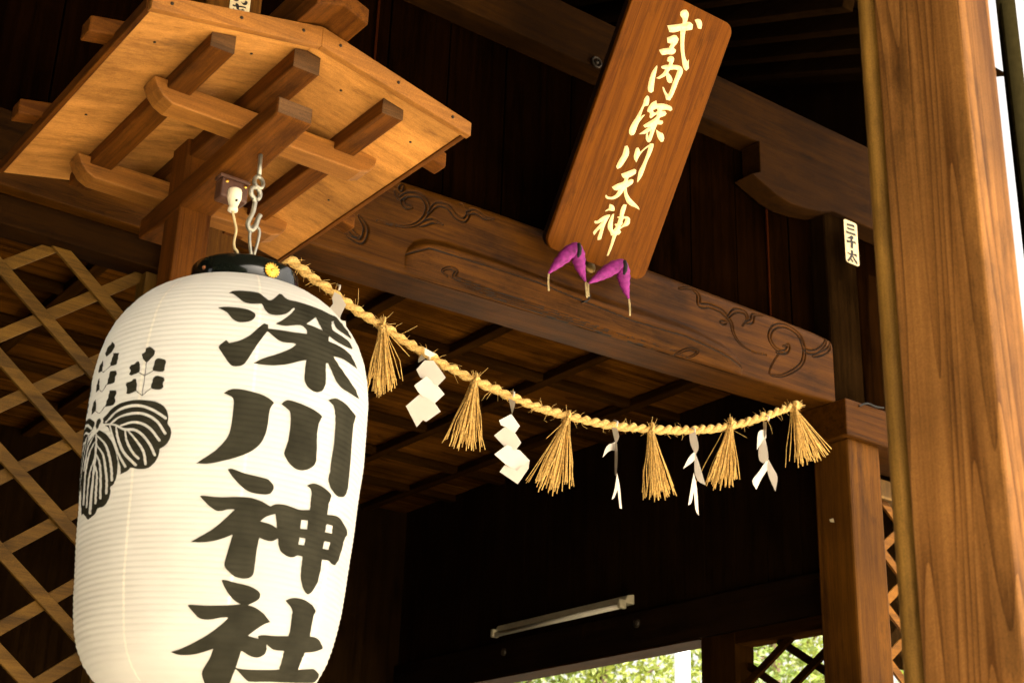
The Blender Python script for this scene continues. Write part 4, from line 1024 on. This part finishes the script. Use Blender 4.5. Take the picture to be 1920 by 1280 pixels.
gilt([q2(p) for p in ([(370, 380), (372, 440), (330, 640), (305, 800), (290, 950), (240, 980), (190, 960), (170, 870), (200, 700), (250, 550), (310, 450)],
     [(600, 220), (660, 180), (720, 190), (745, 250), (700, 370), (820, 380), (890, 410), (930, 480), (920, 570), (850, 700), (790, 860), (720, 1030), (650, 1150), (570, 1130), (540, 1020), (500, 920), (490, 850), (520, 870), (560, 960), (610, 1020), (660, 920), (710, 780), (770, 630), (820, 490), (760, 470), (650, 480), (610, 540), (670, 610), (705, 690), (690, 760), (640, 770), (590, 720), (570, 600), (500, 640), (420, 675), (350, 660), (430, 610), (510, 540), (550, 470), (480, 450), (455, 410), (530, 380), (620, 375), (640, 310), (590, 290)])])
gilt([q3(p) for p in ([(560, 180), (620, 105), (660, 140), (665, 230), (640, 330), (560, 340), (520, 430), (465, 590), (520, 540), (575, 525), (500, 620), (440, 700), (390, 820), (340, 950), (270, 980), (225, 930), (235, 830), (300, 700), (380, 580), (460, 440), (530, 290)],
     [(820, 215), (825, 290), (950, 285), (1060, 310), (1150, 360), (1165, 420), (1130, 450), (1060, 420), (960, 425), (930, 440), (1010, 450), (1040, 500), (1000, 550), (900, 590), (880, 640), (960, 660), (965, 710), (920, 745), (840, 730), (800, 830), (750, 960), (700, 1100), (640, 1130), (600, 1080), (590, 1000), (610, 920), (560, 945), (440, 950), (540, 880), (650, 800), (570, 805), (530, 760), (640, 690), (760, 620), (830, 560), (830, 510), (760, 560), (700, 610), (670, 580), (680, 490), (620, 450), (640, 380), (720, 270)],
     [(815, 850), (900, 910), (960, 930), (990, 1030), (970, 1110), (920, 1120), (860, 1040), (830, 950)])],
     [q3([(745, 430), (830, 390), (850, 440), (800, 480), (760, 470)]), q3([(632, 920), (690, 870), (670, 960), (650, 1040)])])
gilt([q4(p) for p in ([(380, 130), (420, 120), (450, 190), (440, 290), (370, 410), (310, 490), (250, 520), (230, 480), (270, 390), (330, 290), (360, 200)], [(570, 170), (605, 150), (630, 190), (640, 235), (720, 160), (790, 108), (792, 130), (690, 215), (630, 295), (575, 405), (535, 340), (540, 260)],
     [(810, 85), (870, 90), (865, 150), (820, 270), (760, 400), (690, 600), (640, 690), (590, 755), (595, 690), (620, 560), (680, 440), (750, 270), (790, 130)])])
gilt([q4([(315, 605), (420, 565), (540, 520), (575, 540), (560, 600), (500, 640), (440, 670), (430, 720), (490, 695), (525, 710), (510, 770), (410, 840), (420, 930), (470, 1020), (550, 1100), (610, 1170), (630, 1220), (560, 1180), (470, 1140), (410, 1080), (375, 990), (360, 890), (310, 960), (250, 1010), (180, 1040), (90, 1035), (50, 1010), (45, 980), (60, 960), (80, 990), (150, 1000), (220, 960), (270, 890), (200, 880), (155, 830), (240, 780), (350, 740), (375, 690), (340, 660)])])
gilt([q5(p) for p in ([(515, 135), (570, 155), (608, 200), (605, 270), (560, 275), (500, 260), (420, 285), (440, 260), (495, 220), (500, 170)],
     [(200, 490), (220, 465), (260, 470), (370, 390), (470, 350), (525, 350), (490, 420), (450, 490), (410, 580), (370, 720), (340, 840), (270, 855), (270, 800), (310, 690), (330, 610), (270, 670), (205, 755), (182, 720), (190, 680), (270, 590), (360, 490), (280, 520), (220, 525)],
     [(720, 290), (750, 200), (790, 140), (850, 150), (830, 230), (785, 380), (870, 385), (920, 430), (910, 520), (860, 570), (790, 590), (710, 640), (740, 690), (700, 745), (650, 750), (610, 860), (560, 1000), (490, 1160), (455, 1170), (480, 1080), (530, 930), (570, 760), (540, 765), (520, 700), (475, 620), (480, 520), (520, 420), (560, 340), (600, 330), (580, 460), (570, 620), (590, 650), (640, 580), (610, 550), (620, 530), (660, 530), (700, 410), (665, 405), (670, 390), (710, 385)])],
     [q5([(790, 420), (835, 430), (810, 490), (750, 580), (725, 585), (770, 520), (765, 480)])])

# horn shaped cushions under the plaque
def cushion(apex, tip1, tip2, c1s, c2s, label):
    Yc = 3.80
    A = at_Y(apex[0], apex[1], Yc)
    t = thing('horn_cushion', label, 'cushion', tuple(A), 'purple horn cushions under the plaque')
    for tip, dy in ((tip1, -.005), (tip2, .012)):
        B = at_Y(tip[0], tip[1], Yc + .03 + dy); N = 30; pts = []; rr = []
        for i in range(N):
            s = i / (N - 1); p = A + (B - A) * s; p[1] += .012 * math.sin(math.pi * s); pts.append(p)
            rr.append(float(np.interp(s, [0, .08, .2, .38, .6, .8, .93, 1], [.0100, .0180, .0245, .0255, .0195, .0120, .0060, .003])) * (1 + .045 * math.sin(s * 34)))
        mb = MB(); mb.tube(pts, rr, 18); mb.build('cloth_horn', PURPLE, t)
    mb = MB(); q = [at_Y(apex[0] + dx, apex[1] + dy2, Yc - .028) for dx, dy2 in ((2, -2), (4, 8), (3, 18), (1, 24))]
    mb.tube(q, [.006, .0085, .008, .004], 8); mb.build('black_tie', BLACKCL, t)
    for cs in (c1s, c2s):
        if cs is None: continue
        mb = MB()
        for k in (-1, 1):
            mb.tube(crom([at_Y(x_ + k * .9, y_, 3.86) for x_, y_ in cs], 4), .0013, 6)
        mb.build('gold_cord', CORD, t)
    return t
cushion((1083, 458), (1029, 512), (1098, 528), [(1029, 512), (1028, 530), (1029, 545)], [(1098, 527), (1099, 542), (1101, 558)], 'purple horn cushion under the left part of the plaque edge')
cushion((1169, 490), (1104, 531), (1179, 560), [(1103, 530), (1103, 545), (1104, 556)], [(1179, 560), (1181, 576), (1181, 592)], 'purple horn cushion under the right part of the plaque edge')
hk = thing('plaque_hook', 'small black iron hook on the carved beam between the purple cushions', 'hook', tuple(at_Y(1100, 556, 3.97)))
mb = MB(); mb.tube(crom([np.array([*at_Y(1092, 566, 3.985)]), at_Y(1092, 566, 3.88), at_Y(1103, 562, 3.865), at_Y(1106, 552, 3.865)], 5), .0036, 8); mb.build('iron_hook', IRON, hk)
bt = at_Y(1107, 500, 3.965)
fit = thing('metal_fitting', 'round dull brass fitting on the carved beam under the plaque', 'fitting', tuple(bt))
mb = MB(); mb.tube([bt + np.array([0, .016, 0]), bt, bt + np.array([0, -.006, 0])], [.026, .026, .018], 18); mb.build('brass_disc', plain('dull_brass', (.16, .10, .03), .45, metal=.7), fit)

# ================================================================== LIGHT_BLOCK added out of view to block light from the left
LIGHT_BLOCK = plain('light_block_green', (.020, .030, .008), .9, noise=.5, nscale=8)
hd = thing('light_block_hedge', 'added unseen tall dark hedge that blocks light from the left', 'hedge', (-3.4, -2.0, 0))
mb = MB(); vs = []; fs = []; NU, NV = 70, 26
for i in range(NU + 1):
    for j in range(NV + 1):
        vs.append((-3.0 + rng.normal() * .10 - .25 * (j / NV) ** 4, -8 + 11.6 * i / NU, 6.0 * j / NV + rng.normal() * .06))
for i in range(NU):
    for j in range(NV): o_ = i * (NV + 1) + j; fs.append((o_, o_ + 1, o_ + NV + 2, o_ + NV + 1))
mb.add(vs, fs); mb.box(-4.2, -3.5, -8, 3.6, 0, 5.9); mb.build('block_sheet', LIGHT_BLOCK, hd)

# ================================================================== STICKERS
def sticker(plate_px, inks_px, label, Y=3.9215, ext_up=0):
    q = [at_Y(*p, Y) for p in plate_px]
    x0 = min(q[0][0], q[3][0]); x1 = max(q[1][0], q[2][0]); z1 = max(q[0][2], q[1][2]) + ext_up; z0 = min(q[2][2], q[3][2])
    t = thing('name_sticker', label, 'sticker', ((x0 + x1) / 2, Y, z0), 'name stickers pasted on the corner posts')
    mb = MB().prism(rrect(x0, x1, z0, z1, .012, 4), 'y', Y, Y + .0025); mb.build('paper_slip', STICK, t)
    B = [[tuple(at_Y(*p, Y - .0012)[[0, 2]]) for p in smooth_poly(pl, 2)] for pl in inks_px]
    V, T3 = fill2d(B)
    mb = MB(); mb.add([(v[0], Y - .0012, v[1]) for v in V], T3); mb.build('printed_characters', STICKINK, t)
s1 = lambda p: Zm(11.64, 1570, 400, p)
sticker(s1([(155, 130), (425, 235), (462, 1155), (195, 1045)]), [s1(p) for p in (
    [(200, 210), (260, 228), (340, 245), (370, 270), (385, 320), (300, 285), (212, 265)], [(208, 292), (290, 325), (370, 345), (385, 390), (300, 368), (218, 338)], [(180, 362), (250, 400), (350, 430), (400, 455), (405, 502), (300, 460), (198, 430)],
    [(215, 528), (270, 505), (300, 478), (345, 505), (362, 555), (335, 560), (330, 600), (395, 620), (418, 685), (350, 648), (345, 770), (288, 755), (290, 640), (210, 635), (198, 572), (280, 600), (285, 555), (225, 548)],
    [(212, 835), (240, 850), (300, 878), (345, 880), (420, 892), (432, 965), (360, 918), (300, 912), (225, 872)], [(290, 790), (340, 812), (350, 860), (335, 940), (290, 1000), (250, 1055), (216, 1022), (270, 950), (298, 880)], [(325, 940), (352, 930), (395, 1005), (442, 1070), (434, 1125), (380, 1055)], [(283, 992), (308, 985), (355, 1045), (345, 1075), (308, 1045)])],
    'small cream name sticker with three dark characters on the right corner post')
s2 = lambda p: Zm(32, 420, 0, p)
sticker([(432, 0), (469.5, 0), (467, 27), (430, 20)], [s2(p) for p in (
    [(500, 310), (560, 270), (680, 330), (700, 220), (760, 190), (860, 260), (900, 360), (1050, 370), (1280, 430), (1340, 540), (1280, 525), (1150, 480), (900, 450), (900, 560), (1000, 590), (1130, 550), (1250, 640), (1200, 665), (1000, 635), (850, 605), (760, 540), (720, 420), (620, 410), (520, 360)],
    [(540, 0), (640, -20), (900, -20), (880, 60), (760, 100), (640, 60)], [(1000, 90), (1150, 200), (1250, 150), (1290, 40), (1390, 100), (1430, 200), (1350, 320), (1180, 320), (1080, 220)], [(520, 540), (580, 510), (630, 570), (570, 610)])],
    'cream name sticker at the top, on the left corner post above the small roof', ext_up=.12)

# ================================================================== FLUORESCENT LAMP
lp = thing('fluorescent_lamp', 'unlit white strip lamp fixed inside above the window opening', 'lamp', (XS - .03, 5.98, 3.15))
mb = MB().prism([(XS - .001, 3.20), (XS - .045, 3.19), (XS - .065, 3.155), (XS - .045, 3.150), (XS - .001, 3.150)], 'y', 5.44, 6.53); mb.build('lamp_housing', LAMPW, lp, .004)
mb = MB().tube([(XS - .075, 5.47, 3.135), (XS - .075, 6.50, 3.135)], .013, 14); mb.build('lamp_tube', TUBE, lp)
for yy in (5.44, 6.50):
    mb = MB().box(XS - .095, XS - .052, yy, yy + .022, 3.122, 3.165); mb.build('lamp_holder', LAMPW, lp, .004)

# ================================================================== OUTSIDE BEHIND THE SIDE WINDOW
pole = thing('pale_pole', 'pale blue white metal pole standing outside the window opening', 'pole', (7.0, 7.52, 0))
mb = MB().tube([(7.0, 7.52, 0), (7.0, 7.52, 5.0)], .055, 20); mb.build('pole_shaft', plain('pale_enamel', (.66, .74, .78), .4, noise=.05), pole)
for zz in (3.2, 4.2): MB().tube([(7.0, 7.52, zz), (7.0, 7.52, zz + .04)], .062, 20).build('pole_clamp', STEEL, pole)
dp = thing('drain_pipe', 'dark green brown drain pipe standing past the foreground pillar at the right edge', 'pipe', (5.5, 3.515, 0))
mb = MB().tube([(5.5, 3.515, 0), (5.5, 3.515, 6.5)], .046, 18); mb.build('pipe_shaft', plain('pipe_brown', (.008, .006, .002), .9, spec=.0), dp)
for zz in (1.2, 2.4): MB().tube([(5.5, 3.515, zz), (5.5, 3.515, zz + .05)], .052, 18).build('pipe_bracket', IRON, dp)

BARK = plain('bark', (.10, .065, .04), .9, noise=.5, nscale=18, bump=1.0)
def leafmat(name, a, b):
    m, n, l, bs = new_mat(name)
    oi = n.new('ShaderNodeTexCoord'); t = n.new('ShaderNodeTexNoise'); t.inputs['Scale'].default_value = 2.5; t.inputs['Detail'].default_value = 5
    l.new(oi.outputs['Object'], t.inputs['Vector'])
    rp = n.new('ShaderNodeValToRGB'); rp.color_ramp.elements[0].position = .35; rp.color_ramp.elements[1].position = .65
    rp.color_ramp.elements[0].color = (*a, 1); rp.color_ramp.elements[1].color = (*b, 1)
    l.new(t.outputs['Fac'], rp.inputs['Fac']); l.new(rp.outputs['Color'], bs.inputs['Base Color'])
    bs.inputs['Roughness'].default_value = .5
    tr = n.new('ShaderNodeBsdfTranslucent'); l.new(rp.outputs['Color'], tr.inputs['Color'])
    mx = n.new('ShaderNodeMixShader'); mx.inputs['Fac'].default_value = .4
    out = n['Material Output']; l.new(bs.outputs[0], mx.inputs[1]); l.new(tr.outputs[0], mx.inputs[2]); l.new(mx.outputs[0], out.inputs['Surface'])
    return m
LEAF = leafmat('leaf_green', (.07, .12, .015), (.17, .22, .035))
LEAF2 = leafmat('leaf_yellow_green', (.10, .14, .018), (.21, .25, .04))
def tree(x, y, h, cr_, mat, label, nl=9000):
    t = thing('broadleaf_tree', label, 'tree', (x, y, 0), 'trees beyond the window opening')
    mb = MB(); base = np.array([x, y, 0.]); top = np.array([x + rng.normal() * .3, y + rng.normal() * .3, h * .8])
    tr_ = [base + (top - base) * s + np.array([.12 * math.sin(s * 5 + x), .1 * math.cos(s * 4 + y), 0]) for s in np.linspace(0, 1, 9)]
    mb.tube(tr_, np.linspace(.16, .03, 9).tolist(), 9); tips = []
    for k in range(16):
        s = rng.uniform(.25, .98); p = base + (top - base) * s; a = rng.uniform(0, 2 * math.pi); L = cr_ * rng.uniform(.5, 1.0) * (1.15 - .5 * s)
        e = p + np.array([math.cos(a) * L, math.sin(a) * L, L * rng.uniform(.15, .8)]); m_ = (p + e) / 2 + np.array([0, 0, .1])
        mb.tube([p, m_, e], [.05 * (1.2 - s), .03 * (1.2 - s), .008], 6); tips += [e, m_, p + (e - p) * .75]
    tips += [top]
    mb.build('trunk', BARK, t)
    tips = np.array(tips); idx = rng.integers(0, len(tips), nl); cent = tips[idx] + rng.normal(size=(nl, 3)) * np.array([.42, .42, .34])
    sz = rng.uniform(.028, .062, nl); vs = []; fs = []
    for i in range(nl):
        n_ = rng.normal(size=3); n_[2] += .6; n_ /= np.linalg.norm(n_); a = np.cross(n_, rng.normal(size=3)); a /= np.linalg.norm(a); b = np.cross(n_, a)
        c = cent[i]; s = sz[i]; o_ = len(vs)
        vs += [c - a * s, c - b * s * .45 + n_ * s * .1, c + a * s, c + b * s * .45 + n_ * s * .1]; fs.append((o_, o_ + 1, o_ + 2, o_ + 3))
    mb = MB(); mb.add(vs, fs); mb.build('crown', mat, t)
tree(9.2, 10.6, 5.6, 1.9, LEAF2, 'yellow green leafy tree right behind the pale pole outside the window')
tree(8.0, 12.2, 6.2, 2.2, LEAF, 'green bushy tree outside the left end of the window opening')
tree(10.5, 14.5, 7.5, 2.6, LEAF2, 'tall light green tree far behind the window opening')
tree(10.4, 10.4, 5.4, 1.8, LEAF, 'green tree behind the small window lattice on the right')
tree(12.5, 12.0, 7.0, 2.4, LEAF2, 'pale tree deep behind the window lattice, touching the sky')
